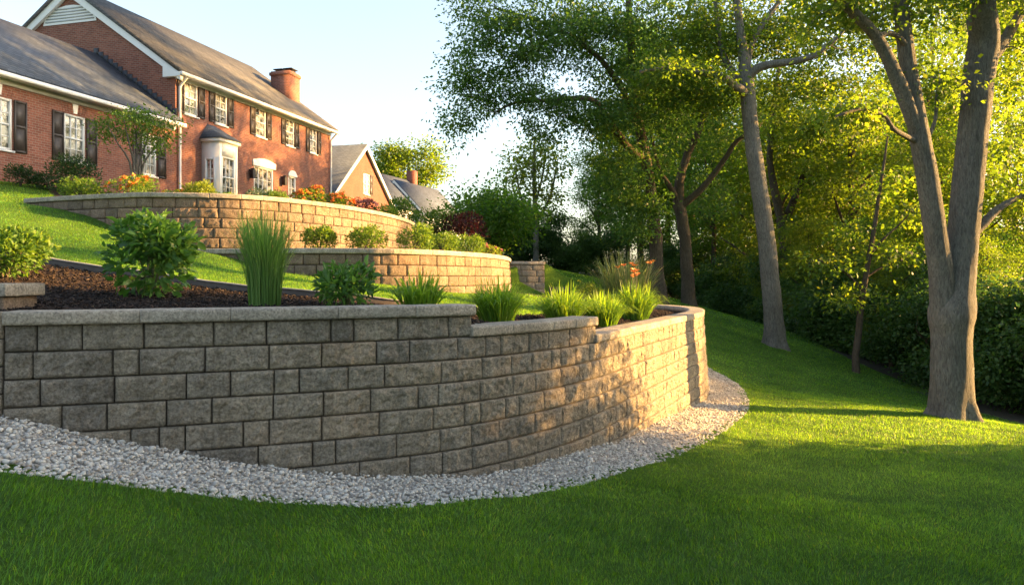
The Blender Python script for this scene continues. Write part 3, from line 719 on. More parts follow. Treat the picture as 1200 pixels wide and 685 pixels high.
PSI = math.atan2(.965, .2625)
def brick_house():
    base = np.array([-13.2, 29.0, 2.85])
    root = empty('brick_house', base, PSI, 'red brick two storey house with long low wing, dark shutters and white bay', 'house')
    zb = -.3; E = 5.4; EW = 3.4; L = 12.2; D = 10.2; RZ = 9.05; WD = 7.64; WR = 6.1; WL = -13.0      # local heights above the base
    up = [(.5, 1.32), (2.4, 3.22), (5.25, 6.1), (7.75, 8.55), (10.0, 10.75)]
    upz = (3.68, 5.05)
    holes = [(a, b, *upz) for a, b in up] + [(5.15, 6.7, .05, 2.3), (8.0, 8.7, .05, 2.2)]
    w = MB(); facade_mesh(w, 0, L, zb, E, holes)
    for x in (0, L):
        P = [(x, 0, zb), (x, D, zb), (x, D, E), (x, D / 2, RZ - .12), (x, 0, E)]; w.add(P, np.arange(5)[None])
    w.add([(0, D, zb), (L, D, zb), (L, D, E), (0, D, E)], np.array([[0, 3, 2, 1]]))
    w.build('wall', M['brick'], root, uv='xz')
    w = MB(); wh = [(-1.75, -1.0, .95, 2.5), (-5.15, -4.3, .95, 2.5), (-7.9, -6.98, .95, 2.5), (-11.2, -10.3, .95, 2.5)]
    facade_mesh(w, WL, -.004, zb, EW, wh)
    w.add([(WL, 0, zb), (WL, WD, zb), (WL, WD, EW), (WL, WD / 2, WR - .1), (WL, 0, EW)], np.arange(5)[None])
    w.add([(WL, WD, zb), (-.004, WD, zb), (-.004, WD, EW), (WL, WD, EW)], np.array([[0, 3, 2, 1]]))
    w.build('wing_wall', M['brick'], root, uv='xz')
    # roofs
    ov, rk = .38, .22; sl = (RZ - E) / (D / 2)
    r = MB(); roof_slab(r, (-rk, -ov, E - ov * sl + .14), (L + rk, -ov, E - ov * sl + .14), (L + rk, D / 2, RZ + .14), (-rk, D / 2, RZ + .14))
    roof_slab(r, (L + rk, D + ov, E - ov * sl + .14), (-rk, D + ov, E - ov * sl + .14), (-rk, D / 2 + .004, RZ + .138), (L + rk, D / 2 + .004, RZ + .138))
    ro = r.build('roof', M['shingle_warm'], root, uv='roof')
    c = MB(); c.box(10.9, 11.95, 1.75, 2.9, 5.9, 8.35); c.box(10.84, 12.01, 1.69, 2.96, 8.12, 8.28)
    ch = c.build('chimney', M['brick'], ro, uv='xz')
    for yy in (2.02, 2.62):
        c = MB(); c.box(11.2, 11.65, yy - .2, yy + .2, 8.35, 8.44); c.box(11.1, 11.75, yy - .27, yy + .27, 8.5, 8.54)
        for dx in (11.22, 11.6): c.box(dx, dx + .03, yy - .02, yy + .02, 8.44, 8.5)
        c.build('chimney_cap', M['metal_dark'], ro)
    sw = (WR - EW) / (WD / 2); r = MB()
    roof_slab(r, (WL - rk, -.42, EW - .42 * sw + .14), (-.006, -.42, EW - .42 * sw + .14), (-.006, WD / 2, WR + .14), (WL - rk, WD / 2, WR + .14))
    roof_slab(r, (-.006, WD + .42, EW - .42 * sw + .14), (WL - rk, WD + .42, EW - .42 * sw + .14), (WL - rk, WD / 2 + .004, WR + .138), (-.006, WD / 2 + .004, WR + .138))
    r.build('wing_roof', M['shingle'], root, uv='roof')
    fl = MB()
    for k in range(17):                                           # stepped flashing against the gable wall
        y = -.1 + k * .235; z = EW + y * sw + .14; fl.box(-.03, -.002, y, y + .23, z - .02, z + .3)
    fl.build('step_flashing', M['flash'], root)
    # white trim: rakes, cornice, gutters, downspouts
    t = MB()
    for yy, sg in ((0, 1), (D, -1)):
        a = np.array([-.16, yy - sg * ov, E - ov * sl - .02]); b = np.array([-.16, D / 2, RZ - .02])
        t.prism([a, b, b - [0, 0, .36], a - [0, 0, .3]], (0, 0, 0), (.14, 0, 0))
    t.prism([(-.2, -ov, E - .42), (-.2, .42, E - .42), (-.2, .42, E + .06), (-.2, -ov, E - .28)], (0, 0, 0), (.18, 0, 0))
    t.build('rake_board', M['white'], root)
    v = MB(); n = 12; P = [(-.03, D / 2 + 1.35 * math.cos(a), RZ - 1.5 + .75 * math.sin(a)) for a in np.linspace(0, math.pi, n)]
    v.prism(P, (0, 0, 0), (.025, 0, 0)); gv = v.build('gable_vent', M['white'], root)
    v = MB()
    for k in range(5): h = .1 + k * .12; q = 1.35 * math.sqrt(max(0, 1 - (h / .75)**2)) - .12; v.box(-.05, -.032, D / 2 - q, D / 2 + q, RZ - 1.5 + h, RZ - 1.5 + h + .05)
    v.build('slats', M['siding'], gv)
    g = MB(); ze = E - ov * sl + .02; g.box(-.2, L + .2, -ov - .12, -ov - .002, ze - .13, ze); g.box(0, L, -.30, -.003, E - .32, E - .26); g.box(.0, L, -.06, -.002, E - .26 - .2, E - .265)
    g.build('gutter', M['white'], root)
    g = MB(); ze = EW - .42 * sw + .02; g.box(WL, -.004, -.54, -.422, ze - .13, ze); g.box(WL, -.03, -.34, -.003, EW - .36, EW - .30); g.box(WL, -.03, -.05, -.002, EW - .52, EW - .365)
    g.build('gutter', M['white'], root)
    for x in (.16, L - .12):
        d = MB(); d.tube([(x, -ov - .05, E - .4), (x, -.2, E - .62), (x, -.09, E - .75), (x, -.09, 2.2), (x, -.09, .1), (x, -.25, 0)], .05, 8); d.build('downspout', M['white'], root)
    for (a, b) in up:
        window(root, a, b, *upz); sw_ = (b - a) * .46
        shutter(root, a - sw_ - .02, a - .02, upz[0], upz[1]); shutter(root, b + .02, b + sw_ + .02, upz[0], upz[1])
    for (a, b, c_, d_) in wh:
        window(root, a, b, c_, d_, 3, 4); shutter(root, a - .46, a - .03, c_ - .02, d_); shutter(root, b + .03, b + .46, c_ - .02, d_)
        k = MB(); xm = (a + b) / 2; k.prism([(xm - .07, -.03, d_ + .05), (xm + .07, -.03, d_ + .05), (xm + .11, -.03, d_ + .36), (xm - .11, -.03, d_ + .36)], (0, 0, 0), (0, .028, 0)); k.build('keystone', M['white'], root)
        k = MB()
        for j in range(9):
            x = a - .05 + (b - a + .1) * j / 9; lean = (x + .05 - xm) * .18; ww = (b - a + .1) / 9 - .012
            if abs(x + ww / 2 - xm) > .1: k.prism([(x, -.012, d_ + .04), (x + ww, -.012, d_ + .04), (x + ww + lean, -.012, d_ + .32), (x + lean, -.012, d_ + .32)], (0, 0, 0), (0, .011, 0))
        k.box(a - .03, b + .03, -.0025, -.0008, d_ + .05, d_ + .31)
        k.build('window_arch', M['brick'], root, uv='xz')
    # entrance: french windows below a white arched head, lantern, side light
    window(root, 5.15, 6.7, .05, 2.3, 4, 4, sash=False)
    h = MB(); P = [(5.02, -.07, 2.3), (6.83, -.07, 2.3)] + [(x, -.07, 2.56 + .14 * math.sin(math.pi * (x - 5.02) / 1.81)) for x in np.linspace(6.83, 5.02, 10)]
    h.prism(P, (0, 0, 0), (0, .068, 0)); h.build('door_head', M['white'], root)
    window(root, 8.0, 8.7, .05, 2.2, 2, 4, sash=False)
    h = MB(); P = [(7.95, -.05, 2.2), (8.75, -.05, 2.2)] + [(8.35 + .4 * math.cos(a), -.05, 2.2 + .3 * math.sin(a)) for a in np.linspace(0, math.pi, 10)]
    h.prism(P, (0, 0, 0), (0, .048, 0)); h.build('door_head', M['white'], root)
    for x in (4.8, 7.4):
        l = MB(); l.box(x - .03, x + .03, -.12, -.002, 2.0, 2.08); l.prism([(x - .09, -.26, 1.65), (x + .09, -.26, 1.65), (x + .11, -.26, 1.98), (x, -.26, 2.12), (x - .11, -.26, 1.98)], (0, 0, 0), (0, .18, 0))
        l.build('wall_lantern', M['metal_dark'], root)
    # bay window
    b = MB(); x0, x1, p, zt = 1.55, 2.75, .85, 2.72
    for (a, c_, d_, e) in ((x0, x0 + .16, zb, zt), (x1 - .16, x1, zb, zt)): b.box(a, c_, -p, -.002, d_, e)
    b.box(x0 + .16, x1 - .16, -p, -.002, zb, .45); b.box(x0 + .16, x1 - .16, -p, -.002, 2.15, zt); b.box(x0 - .1, x1 + .1, -p - .1, -.003, zt, zt + .14)
    bay = b.build('bay', M['white'], root)
    window(bay, x0 + .16, x1 - .16, .45, 2.15, 3, 4, y=-p + .04)
    sx = lambda V: np.stack([x0 - .0 + V[:, 1] - .06, -V[:, 0], V[:, 2]], -1)
    window(bay, .2, .68, .35, 2.05, 2, 4, y=.02, flip=sx)
    r = MB(); q = [(x0 - .16, -p - .16, zt + .142), (x1 + .16, -p - .16, zt + .142), (x1 + .16, -.003, zt + .142), (x0 - .16, -.003, zt + .142)]; top = [((x0 + x1) / 2 - .25, -.003, zt + .82), ((x0 + x1) / 2 + .25, -.003, zt + .82)]
    r.add(q + top, [np.array([[0, 1, 5, 4], [0, 3, 2, 1]]), np.array([[1, 2, 5], [0, 4, 3]])]); r.build('bay_roof', M['shingle'], bay, uv='roof')
    s = MB(); s.box(-.6, .5, -1.0, -.1, -.35, .12); s.box(-.5, .5, -.8, -.1, .12, .28); s.build('brick_step', M['brick'], root, uv='xz')
brick_house()

def side_house():
    # gable faces the street side; ridge runs back at right angles to it
    root = empty('neighbour_house', (-13.6, 56.0, 2.9), PSI, 'smaller brick house with grey roof and one gable window beyond the big house', 'house')
    Wd, Hh, zr = 10.6, 3.6, 8.0; w = MB(); holes = [(5.2, 6.3, 4.0, 5.7)]
    facade_mesh(w, 3.2, 7.4, Hh - .0, 5.9, holes); w.add([(0, 0, -.4), (Wd, 0, -.4), (Wd, 0, Hh), (0, 0, Hh)], np.array([[0, 1, 2, 3]]))
    k = (zr - Hh) / (Wd / 2); zx = lambda x: Hh + k * min(x, Wd - x)
    w.add([(0, 0, Hh), (3.2, 0, Hh), (3.2, 0, zx(3.2))], np.array([[0, 1, 2]])); w.add([(7.4, 0, Hh), (Wd, 0, Hh), (7.4, 0, zx(7.4))], np.array([[0, 1, 2]]))
    w.add([(3.2, 0, 5.9), (7.4, 0, 5.9), (7.4, 0, zx(7.4)), (5.3, 0, zr), (3.2, 0, zx(3.2))], np.arange(5)[None])
    w.add([(0, 0, -.4), (0, 9, -.4), (0, 9, Hh), (0, 0, Hh)], np.array([[0, 3, 2, 1]])); w.add([(Wd, 0, -.4), (Wd, 9, -.4), (Wd, 9, Hh), (Wd, 0, Hh)], np.array([[0, 1, 2, 3]]))
    w.build('wall', M['brick_far'], root, uv='xz')
    r = MB(); o = .3
    roof_slab(r, (-o, -.25, Hh - o * k + .12), (-o, 9.2, Hh - o * k + .12), (Wd / 2, 9.2, zr + .12), (Wd / 2, -.25, zr + .12), .12)
    roof_slab(r, (Wd + o, 9.2, Hh - o * k + .12), (Wd + o, -.25, Hh - o * k + .12), (Wd / 2 + .004, -.25, zr + .118), (Wd / 2 + .004, 9.2, zr + .118), .12)
    r.build('roof', M['shingle'], root, uv='roof')
    t = MB()
    for sg in (0, 1):
        a = np.array([-o if not sg else Wd + o, -.3, Hh - o * k]); b = np.array([Wd / 2, -.3, zr])
        t.prism([a, b, b - [0, 0, .3], a - [0, 0, .3]], (0, 0, 0), (0, .05, 0))
    t.build('rake_board', M['white'], root)
    window(root, 5.2, 6.3, 4.0, 5.7, 2, 4); shutter(root, 6.36, 6.85, 4.0, 5.7)
    # lower porch wing on the near side
    p = MB(); p.box(-4.2, -.02, .6, 5, -.4, 2.6); p.build('porch_wall', M['brick_far'], root, uv='xz')
    r = MB(); roof_slab(r, (-4.4, .2, 2.65), (.1, .2, 2.65), (.1, 4.2, 5.0), (-4.4, 4.2, 5.0), .12); r.build('porch_roof', M['shingle'], root, uv='roof')
    g = MB(); g.box(-4.4, -.02, .08, .195, 2.5, 2.64); g.build('gutter', M['white'], root)
side_house()

def far_house():
    root = empty('far_house', (-12.6, 82.0, 3.4), PSI - .1, 'distant grey sided house with stepped grey roofs left of the round green tree', 'house')
    for nm, x0, x1, y0, dz in (('main', 0., 11., 0., 0.), ('wing', 4.2, 15., 1.2, -.6)):
        Hh, zr, d = 4.6 + dz, 8.6 + dz, 8.0; w = MB(); holes = [(x0 + 2, x0 + 3, 2.6 + dz, 4 + dz), (x0 + 5.5, x0 + 6.5, 2.6 + dz, 4 + dz), (x0 + 8.2, x0 + 9.2, 2.6 + dz, 4 + dz)]
        facade_mesh(w, x0, x1, -.5, Hh, holes, y=y0 - (1.2 if nm == 'wing' else 0) * 2)
        yy = y0 - (1.2 if nm == 'wing' else 0) * 2
        for x in (x0, x1): w.add([(x, yy, -.5), (x, yy + d, -.5), (x, yy + d, Hh), (x, yy + d / 2, zr - .1), (x, yy, Hh)], np.arange(5)[None])
        w.build('wall', M['siding'], root, uv='xz'); k = (zr - Hh) / (d / 2); r = MB()
        roof_slab(r, (x0 - .3, yy - .4, Hh - .4 * k + .12), (x1 + .3, yy - .4, Hh - .4 * k + .12), (x1 + .3, yy + d / 2, zr + .12), (x0 - .3, yy + d / 2, zr + .12), .12)
        roof_slab(r, (x1 + .3, yy + d + .4, Hh - .4 * k + .12), (x0 - .3, yy + d + .4, Hh - .4 * k + .12), (x0 - .3, yy + d / 2 + .004, zr + .118), (x1 + .3, yy + d / 2 + .004, zr + .118), .12)
        r.build('roof', M['shingle'], root, uv='roof')
        t = MB(); a = np.array([x0 - .32, yy - .4, Hh - .4 * k]); b = np.array([x0 - .32, yy + d / 2, zr]); t.prism([a, b, b - [0, 0, .35], a - [0, 0, .3]], (0, 0, 0), (.1, 0, 0))
        a = np.array([x0 - .32, yy + d + .4, Hh - .4 * k]); t.prism([a, b, b - [0, 0, .35], a - [0, 0, .3]], (0, 0, 0), (.1, 0, 0)); t.build('rake_board', M['white'], root)
        for (a, b, c, d_) in holes:
            ww = MB(); ww.box(a, b, yy + .02, yy + .08, c, d_); f = ww.build('window', M['white'], root)
            p = MB(); p.box(a + .1, b - .1, yy + .0, yy + .018, c + .1, (c + d_) / 2 - .03); p.box(a + .1, b - .1, yy + .0, yy + .018, (c + d_) / 2 + .03, d_ - .1); p.build('pane', M['glass'], f)
    c = MB(); c.box(9.4, 10.4, 3.2, 4.2, 7, 9.9); c.build('chimney', M['brick_far'], root, uv='xz')
far_house()

# steps of dark timber at the end of the short wall
st = empty('garden_steps', onground(1.35, 22.6), 0, 'small dark stone steps beside the end of the short shaded wall', 'steps')
for k in range(3):
    m = MB(); z = float(gz(1.5, 22.7)); m.box(1.15 + .22 * k, 1.75 + .22 * k, 22.4, 23.0, z - .5 + .0 * k, z + .42 - .14 * k); m.build('step', M['edging'], st, origin=st.location)

# ------------------------------------------------------------------ foliage
DIA = (np.array([(0, 0, 0), (.45, .5, .07), (1, 0, -.12), (.45, -.5, .07)]), [np.array([[0, 3, 2, 1]])])
OVAL = (np.array([(0, 0, 0), (.25, .40, .06), (.62, .42, .03), (1, 0, -.2), (.62, -.42, .03), (.25, -.40, .06), (.3, 0, -.02), (.66, 0, -.07)]),
        [np.array([[0, 6, 1], [2, 7, 3], [0, 5, 6], [7, 4, 3]]), np.array([[1, 6, 7, 2], [6, 5, 4, 7]])])
def unit(v): return v / (np.linalg.norm(v, axis=-1, keepdims=True) + 1e-9)
def leaves(mb, pos, dirs, L, ratio, tone, tmpl=DIA, up=.6):
    n = len(pos); d = unit(dirs); nrm = rng.standard_normal((n, 3)) * .6 + np.array([0, 0, up]); s = unit(np.cross(nrm, d)); nn = np.cross(d, s)
    T, Fs = tmpl; L = np.broadcast_to(L, (n,))
    P = pos[:, None] + (T[None, :, 0:1] * d[:, None] + T[None, :, 1:2] * ratio * s[:, None] + T[None, :, 2:3] * nn[:, None]) * L[:, None, None]
    off = (np.arange(n) * len(T))[:, None, None]
    mb.add(P.reshape(-1, 3), [(f[None] + off).reshape(-1, f.shape[1]) for f in Fs], np.repeat(np.clip(tone, 0, 1), len(T)))

def grow(name, label, cat, base, skel, blobs, bark, leafm, leaf=.12, per=60, spread=.38, group=None, ratio=.6, tmpl=DIA, minfrac=.3, sides=9, ridge=0.0, droop=0.0, wob=.016, twig_r=.011, crown='crown', tshift=0.0):
    """tree from explicit limbs (world points with radius) and leafy blobs; twigs reach from the limbs to every leaf cluster"""
    root = empty(name, base, 0, label, cat, group); tb = MB(); nodes = []; rads = []
    for P in skel:
        P = np.asarray(P, float); C = catmull(P, .09 if ridge else .22); n = len(C)
        j = C.copy(); j[2:-1, :3] += rng.normal(0, .002 if ridge else .008, (max(0, n - 3), 3)) * np.minimum(1, C[2:-1, 3:4] * 6)
        rad = np.maximum(C[:, 3], .006)
        tb.tube(j[:, :3], rad, sides, wob=0 if ridge else wob, ridge=ridge, lobes=(np.clip(1 - (C[:, 2] - base[2] + .1) / .8, 0, 1) ** 1.5 * .17) if ridge and P is skel[0] or (ridge and P[0][2] < base[2] + .2) else None)
        z0, z1 = C[:, 2].min(), C[:, 2].max()
        k = np.arange(n) > (n * minfrac if P is skel[0] or P[0][2] <= base[2] + .3 else 1)
        nodes.append(j[k, :3]); rads.append(C[k, 3])
    # knots on the first trunk
    nodes = np.vstack(nodes); rads = np.concatenate(rads)
    cl = []
    for c, r, n in blobs:
        u = unit(rng.standard_normal((n, 3))) * (rng.random((n, 1)) ** .45); cl.append(np.asarray(c) + u * np.asarray(r))
    cl = np.vstack(cl); d0 = np.array([np.min(((nodes - c)**2).sum(1)) for c in cl]); cl = cl[np.argsort(d0)]
    lp, ld, lt = [], [], []
    N = nodes; Rr = rads
    for c in cl:
        v = N - c; d2 = (v**2).sum(1) + np.maximum(0, v[:, 2])**2 * 1.5 + .15 / (Rr + .01) * .02; k = int(np.argmin(d2)); a = N[k]; l = np.linalg.norm(c - a)
        m = max(3, int(l / .25) + 2); t = np.linspace(0, 1, m)[:, None]
        P = a + (c - a) * t; P[:, 2] += (np.sin(t[:, 0] * math.pi) * .10 * l); P[1:-1] += rng.normal(0, .03 * l ** .5, (m - 2, 3))
        r0 = min(Rr[k] * .6, twig_r * .6 + twig_r * l * .9); r = np.linspace(r0, twig_r * .45, m)
        tb.tube(P, r, 5, cap=False); N = np.vstack([N, P[1:]]); Rr = np.concatenate([Rr, r[1:]])
        q = int(per * rng.uniform(.6, 1.4)); cen = P[rng.integers(max(1, m // 2), m, q)]
        off = rng.standard_normal((q, 3)) * spread * np.array([1, 1, .55]); pos = cen + off; lp.append(pos)
        ld.append(off * .8 + rng.standard_normal((q, 3)) * .25 + np.array([0, 0, -.15 - droop])); lt.append(rng.normal(.45 + tshift, .2, q) + rng.normal(0, .14))
    tb.build('trunk', M[bark], root, smooth=True, origin=base)
    lb = MB(); lp = np.vstack(lp); leaves(lb, lp, np.vstack(ld), leaf * rng.uniform(.7, 1.25, len(lp)), ratio, np.concatenate(lt), tmpl)
    lb.build(crown, M[leafm], root, origin=base)
    return root

def copy_tree(o, parent=None):
    c = o.copy(); COL.objects.link(c)
    if parent: c.parent = parent
    for ch in o.children: copy_tree(ch, c)
    return c

def shrub(label, px, Y, w, h, leafm, n=1500, leaf=.045, name='shrub', cat='shrub', group=None, ground=None, dx=None, tmpl=DIA, ratio=.55, flowers=None, lumps=7, stemm='twig', x=None, up=.6, deep=None):
    X = (px - 600) / F * Y if x is None else x
    base = onground(X, Y) if ground is None else np.array([X, Y, ground]); root = empty(name, base, 0, label, cat, group)
    ry = deep or w / 2
    # several lumps make the outline uneven
    C = [(np.array([0, 0, h * .48]), np.array([w * .46, ry * .92, h * .5]))]
    for k in range(lumps):
        a = rng.uniform(0, 6.283); e = rng.uniform(.0, 1.2); q = rng.uniform(.16, .26) * w
        C.append((np.array([math.cos(a) * math.cos(e) * w * .34, math.sin(a) * math.cos(e) * ry * .68, h * (.48 + .36 * math.sin(e))]), np.array([q, q, q * .9])))
    pos, dr, tn = [], [], []
    vol = np.array([np.prod(r) for _, r in C]) ** .67; cnt = (n * vol / vol.sum()).astype(int)
    for (c, r), m in zip(C, cnt):
        u = unit(rng.standard_normal((m, 3))); p = c + u * r * (rng.random((m, 1)) ** .28); pos.append(p); dr.append(u + rng.standard_normal((m, 3)) * .55 + [0, 0, .25]); tn.append(rng.normal(.5, .22, m) + rng.normal(0, .08))
    pos = np.vstack(pos); dr = np.vstack(dr); tn = np.concatenate(tn); k = pos[:, 2] > .02; pos, dr, tn = pos[k], dr[k], tn[k]
    # free shoots that stick out of the outline
    ns = max(8, n // 70); si = rng.integers(0, len(pos), ns); sp, sd_, st_ = [], [], []
    for q in si:
        p0_ = pos[q]; dd = unit(np.array([p0_[0] / w, p0_[1] / w, max(.15, p0_[2] / h)]) + rng.normal(0, .25, 3)); L_ = h * rng.uniform(.06, .2); mm = rng.integers(4, 9)
        tt = np.linspace(.2, 1, mm)[:, None]; sp.append(p0_ + dd * tt * L_ + rng.normal(0, leaf * .2, (mm, 3))); sd_.append(dd + rng.normal(0, .7, (mm, 3))); st_.append(np.full(mm, rng.uniform(.5, .95)))
    sp = np.vstack(sp); kk = sp[:, 2] > .02; pos = np.vstack([pos, sp[kk]]); dr = np.vstack([dr, np.vstack(sd_)[kk]]); tn = np.concatenate([tn, np.concatenate(st_)[kk]])
    lb = MB(); leaves(lb, pos, dr, leaf * rng.uniform(.55, 1.35, len(pos)), ratio, tn, tmpl, up); lb.build('foliage', M[leafm], root)
    sb = MB()
    for k in range(9):
        a = rng.uniform(0, 6.283); e = rng.uniform(.2, .8); tip = np.array([math.cos(a) * w * .38 * e, math.sin(a) * ry * .75 * e, h * rng.uniform(.6, .85)])
        sb.tube([(0, 0, -.05), tip * [.35, .35, .45], tip], [.014, .010, .004], 5)
    sb.build('stem', M[stemm], root)
    if flowers:
        mat, cnt, size = flowers; b = MB()
        for k in range(14):
            a = k * 2.4; e = .25 + .75 * (k % 5) / 4
            d = np.array([math.cos(a) * e, math.sin(a) * e, 1.1 - e * .8]); leaves(b, np.zeros((1, 3)), d[None], size, .8, np.array([.5]), OVAL)
        proto = b.build('flower', M[mat], root); first = True
        for k in range(cnt):
            o = proto if first else proto.copy()
            if not first: COL.objects.link(o); o.parent = root
            first = False; c, r = C[rng.integers(0, len(C))]; u = unit(rng.standard_normal(3)); u[2] = abs(u[2]) * .8; u[1] = -abs(u[1])
            o.location = tuple(c + u * r * 1.04); o.rotation_euler = (rng.uniform(-.5, .9), rng.uniform(-.5, .5), rng.uniform(0, 6)); s = rng.uniform(.75, 1.25); o.scale = (s, s, s)
    return root

def clump(label, px, Y, w, h, mat, n=220, bw=.012, arch=.6, name='grass_clump', cat='ornamental grass', stalks=None, group=None, x=None, spreadb=.2, expo=1.15):
    X = (px - 600) / F * Y if x is None else x
    base = onground(X, Y); root = empty(name, base, 0, label, cat, group); mb = MB(); K = 7
    a = rng.uniform(0, 6.283, n); e = rng.random(n) ** .6; ln = h * rng.uniform(.7, 1.12, n); reach = w / 2 * e * rng.uniform(.6, 1.1, n)
    br = w * spreadb * rng.random(n) ** .6; bx = np.cos(a) * br; by = np.sin(a) * br; az = a + rng.normal(0, .4, n)
    t = np.linspace(0, 1, K)[None]; ar = arch * (.35 + .9 * e)[:, None]
    hr = reach[:, None] * (t ** expo); z = ln[:, None] * (1.12 * t - ar * .62 * t ** 2.6) ; x = bx[:, None] + np.cos(az)[:, None] * hr; y = by[:, None] + np.sin(az)[:, None] * hr
    wd = bw * rng.uniform(.6, 1.2, n)[:, None] * np.sin(np.clip(.25 + .75 * (1 - t) , 0, 1) * math.pi / 2) * np.where(t > .97, .08, 1)
    pa = az + 1.57 + rng.normal(0, .5, n); ox = np.cos(pa)[:, None] * wd / 2; oy = np.sin(pa)[:, None] * wd / 2
    V = np.stack([np.stack([x + ox, y + oy, z], -1), np.stack([x - ox, y - oy, z], -1)], 2).reshape(-1, 3)
    i = (np.arange(n) * K * 2)[:, None, None]; q = np.array([[2*k, 2*k+1, 2*k+3, 2*k+2] for k in range(K - 1)])[None]
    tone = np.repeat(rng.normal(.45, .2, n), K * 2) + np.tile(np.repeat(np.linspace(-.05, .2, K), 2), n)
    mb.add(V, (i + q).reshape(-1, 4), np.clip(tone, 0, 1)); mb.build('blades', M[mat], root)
    if stalks:
        mat2, cnt, sh, col = stalks
        for k in range(cnt):
            aa = rng.uniform(0, 6.283); tip = np.array([math.cos(aa) * w * .3 * rng.random(), math.sin(aa) * w * .3 * rng.random(), sh * rng.uniform(.8, 1.1)])
            s = MB(); s.tube([(tip[0] * .2, tip[1] * .2, 0), tip * [.6, .6, .55], tip], [.005, .004, .003], 5); so = s.build('flower_stalk', M[mat2], root)
            f = MB(); d = np.array([[math.cos(p), math.sin(p), .55] for p in np.arange(6) * 1.047]); leaves(f, np.repeat(tip[None], 6, 0), d, .062, .55, np.full(6, .5), OVAL); f.build('flower', M[col], so)
    return root

# ------------------------------------------------------------------ garden plants
shrub('broad leafed green bush with stems, tallest rounded shrub in the front mulch bed', 176, 7.0, .86, .78, 'leaf_broad', 1500, .085, 'leafy_shrub', tmpl=OVAL, ratio=.62, lumps=9, stemm='stem')
clump('tall upright ornamental grass in the mulch bed beside the broad leafed bush', 310, 6.55, .62, .88, 'blade_tall', 900, .007, .45, 'tall_grass', spreadb=.22, expo=1.8)
shrub('light green shrub cut by the left picture edge above the beige pillar', 6, 7.7, .78, .52, 'leaf_box', 2550, .05, 'lime_shrub', tmpl=OVAL, ratio=.6)
shrub('low leafy green plant just behind the first coping, right of the tall grass', 405, 6.75, .56, .40, 'leaf_broad', 620, .075, 'leafy_plant', 'plant', tmpl=OVAL, ratio=.5, lumps=6, stemm='stem')
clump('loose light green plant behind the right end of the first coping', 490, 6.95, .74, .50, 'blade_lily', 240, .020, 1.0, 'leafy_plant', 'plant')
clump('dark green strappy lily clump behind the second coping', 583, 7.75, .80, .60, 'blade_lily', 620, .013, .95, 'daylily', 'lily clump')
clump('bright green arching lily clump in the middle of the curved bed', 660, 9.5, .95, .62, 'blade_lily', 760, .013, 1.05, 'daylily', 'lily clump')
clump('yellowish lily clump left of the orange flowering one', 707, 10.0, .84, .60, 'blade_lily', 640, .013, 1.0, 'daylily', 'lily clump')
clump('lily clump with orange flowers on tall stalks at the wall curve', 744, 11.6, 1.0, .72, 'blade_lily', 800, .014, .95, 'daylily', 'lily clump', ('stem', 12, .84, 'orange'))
shrub('small green bush on the far lawn behind the yellowish lily clump', 690, 20.0, .8, .9, 'leaf_lime', 1190, .06, 'small_bush')
clump('tall feathery grass behind the flowering lilies, before the dark woods', 733, 21.0, 2.0, 2.1, 'blade_plume', 420, .03, .5, 'plume_grass', spreadb=.26, expo=1.5)
T2 = 'round shrubs on the middle tier'
for px, Y, w, h, lf, lab in ((375, 13.9, .58, .42, 'leaf_box', 'dark round shrub at the left end of the middle tier, between two walls'),
                             (432, 14.2, .72, .46, 'leaf_box', 'sunlit round shrub second from the left on the middle tier'),
                             (487, 14.6, .74, .46, 'leaf_box', 'sunlit shrub in the centre of the middle tier row'),
                             (518, 16.0, .66, .44, 'leaf_box', 'shrub right of centre on the middle tier, touching its neighbour'),
                             (550, 17.6, .80, .46, 'leaf_box', 'darker green shrub on the middle tier beside the small pink flowered one')):
    shrub(lab, px, Y, w * 1.12, h * 1.15, lf, 2600, .045, 'round_shrub', 'shrub', T2, lumps=6)
shrub('small pink flowered bush at the right end of the middle tier', 573, 19.2, .7, .4, 'leaf_lime', 1020, .05, 'flowering_shrub', flowers=('pink', 12, .055))
# upper terrace and house front
shrub('dark clipped shrub at the far left under the wing window', 24, 20.4, .86, .52, 'leaf_dark', 1530, .06)
shrub('low dull green ground shrub between two dark clipped ones', 58, 20.6, 1.0, .40, 'leaf_dark', 1190, .06)
shrub('large dark green shrub under the middle wing window', 86, 20.2, 1.5, .95, 'leaf_dark', 2890, .065)
shrub('round green shrub behind the left tip of the top wall coping', 96, 15.9, .9, .52, 'leaf_box', 2210, .05)
shrub('bush covered in orange flowers below the little multi stemmed tree', 152, 16.2, 1.15, .62, 'leaf_box', 1870, .055, 'flowering_shrub', flowers=('orange', 34, .06))
shrub('sparse orange flowered plant beside the white downspout', 206, 16.8, .55, .38, 'leaf_box', 646, .05, 'flowering_shrub', flowers=('orange', 14, .06))
shrub('fresh green round shrub in front of the bay window', 236, 16.6, .82, .50, 'leaf_lime', 2040, .05)
shrub('low green shrub right of the bay window shrub', 266, 17.2, .62, .34, 'leaf_box', 1190, .05)
shrub('blue green shrub under the french windows', 300, 18.6, .62, .50, 'leaf_blue', 1190, .055)
shrub('green shrub right of the blue green one on the upper terrace', 324, 18.8, .75, .52, 'leaf_box', 1530, .055)
shrub('tall bush with yellow orange flowers by the far end of the house', 362, 20.0, 1.0, .74, 'leaf_box', 1700, .06, 'flowering_shrub', flowers=('orange', 46, .075))
shrub('orange flowered bush right of the tall one, near the top coping', 392, 20.6, .95, .62, 'leaf_box', 1530, .06, 'flowering_shrub', flowers=('orange', 38, .075))
shrub('reddish pink flowered bush near the right end of the top wall', 424, 21.4, 1.0, .60, 'leaf_red', 850, .06, 'flowering_shrub', flowers=('pink', 20, .065))
shrub('low green shrub at the right end of the top wall', 448, 21.3, .85, .42, 'leaf_box', 1190, .06)
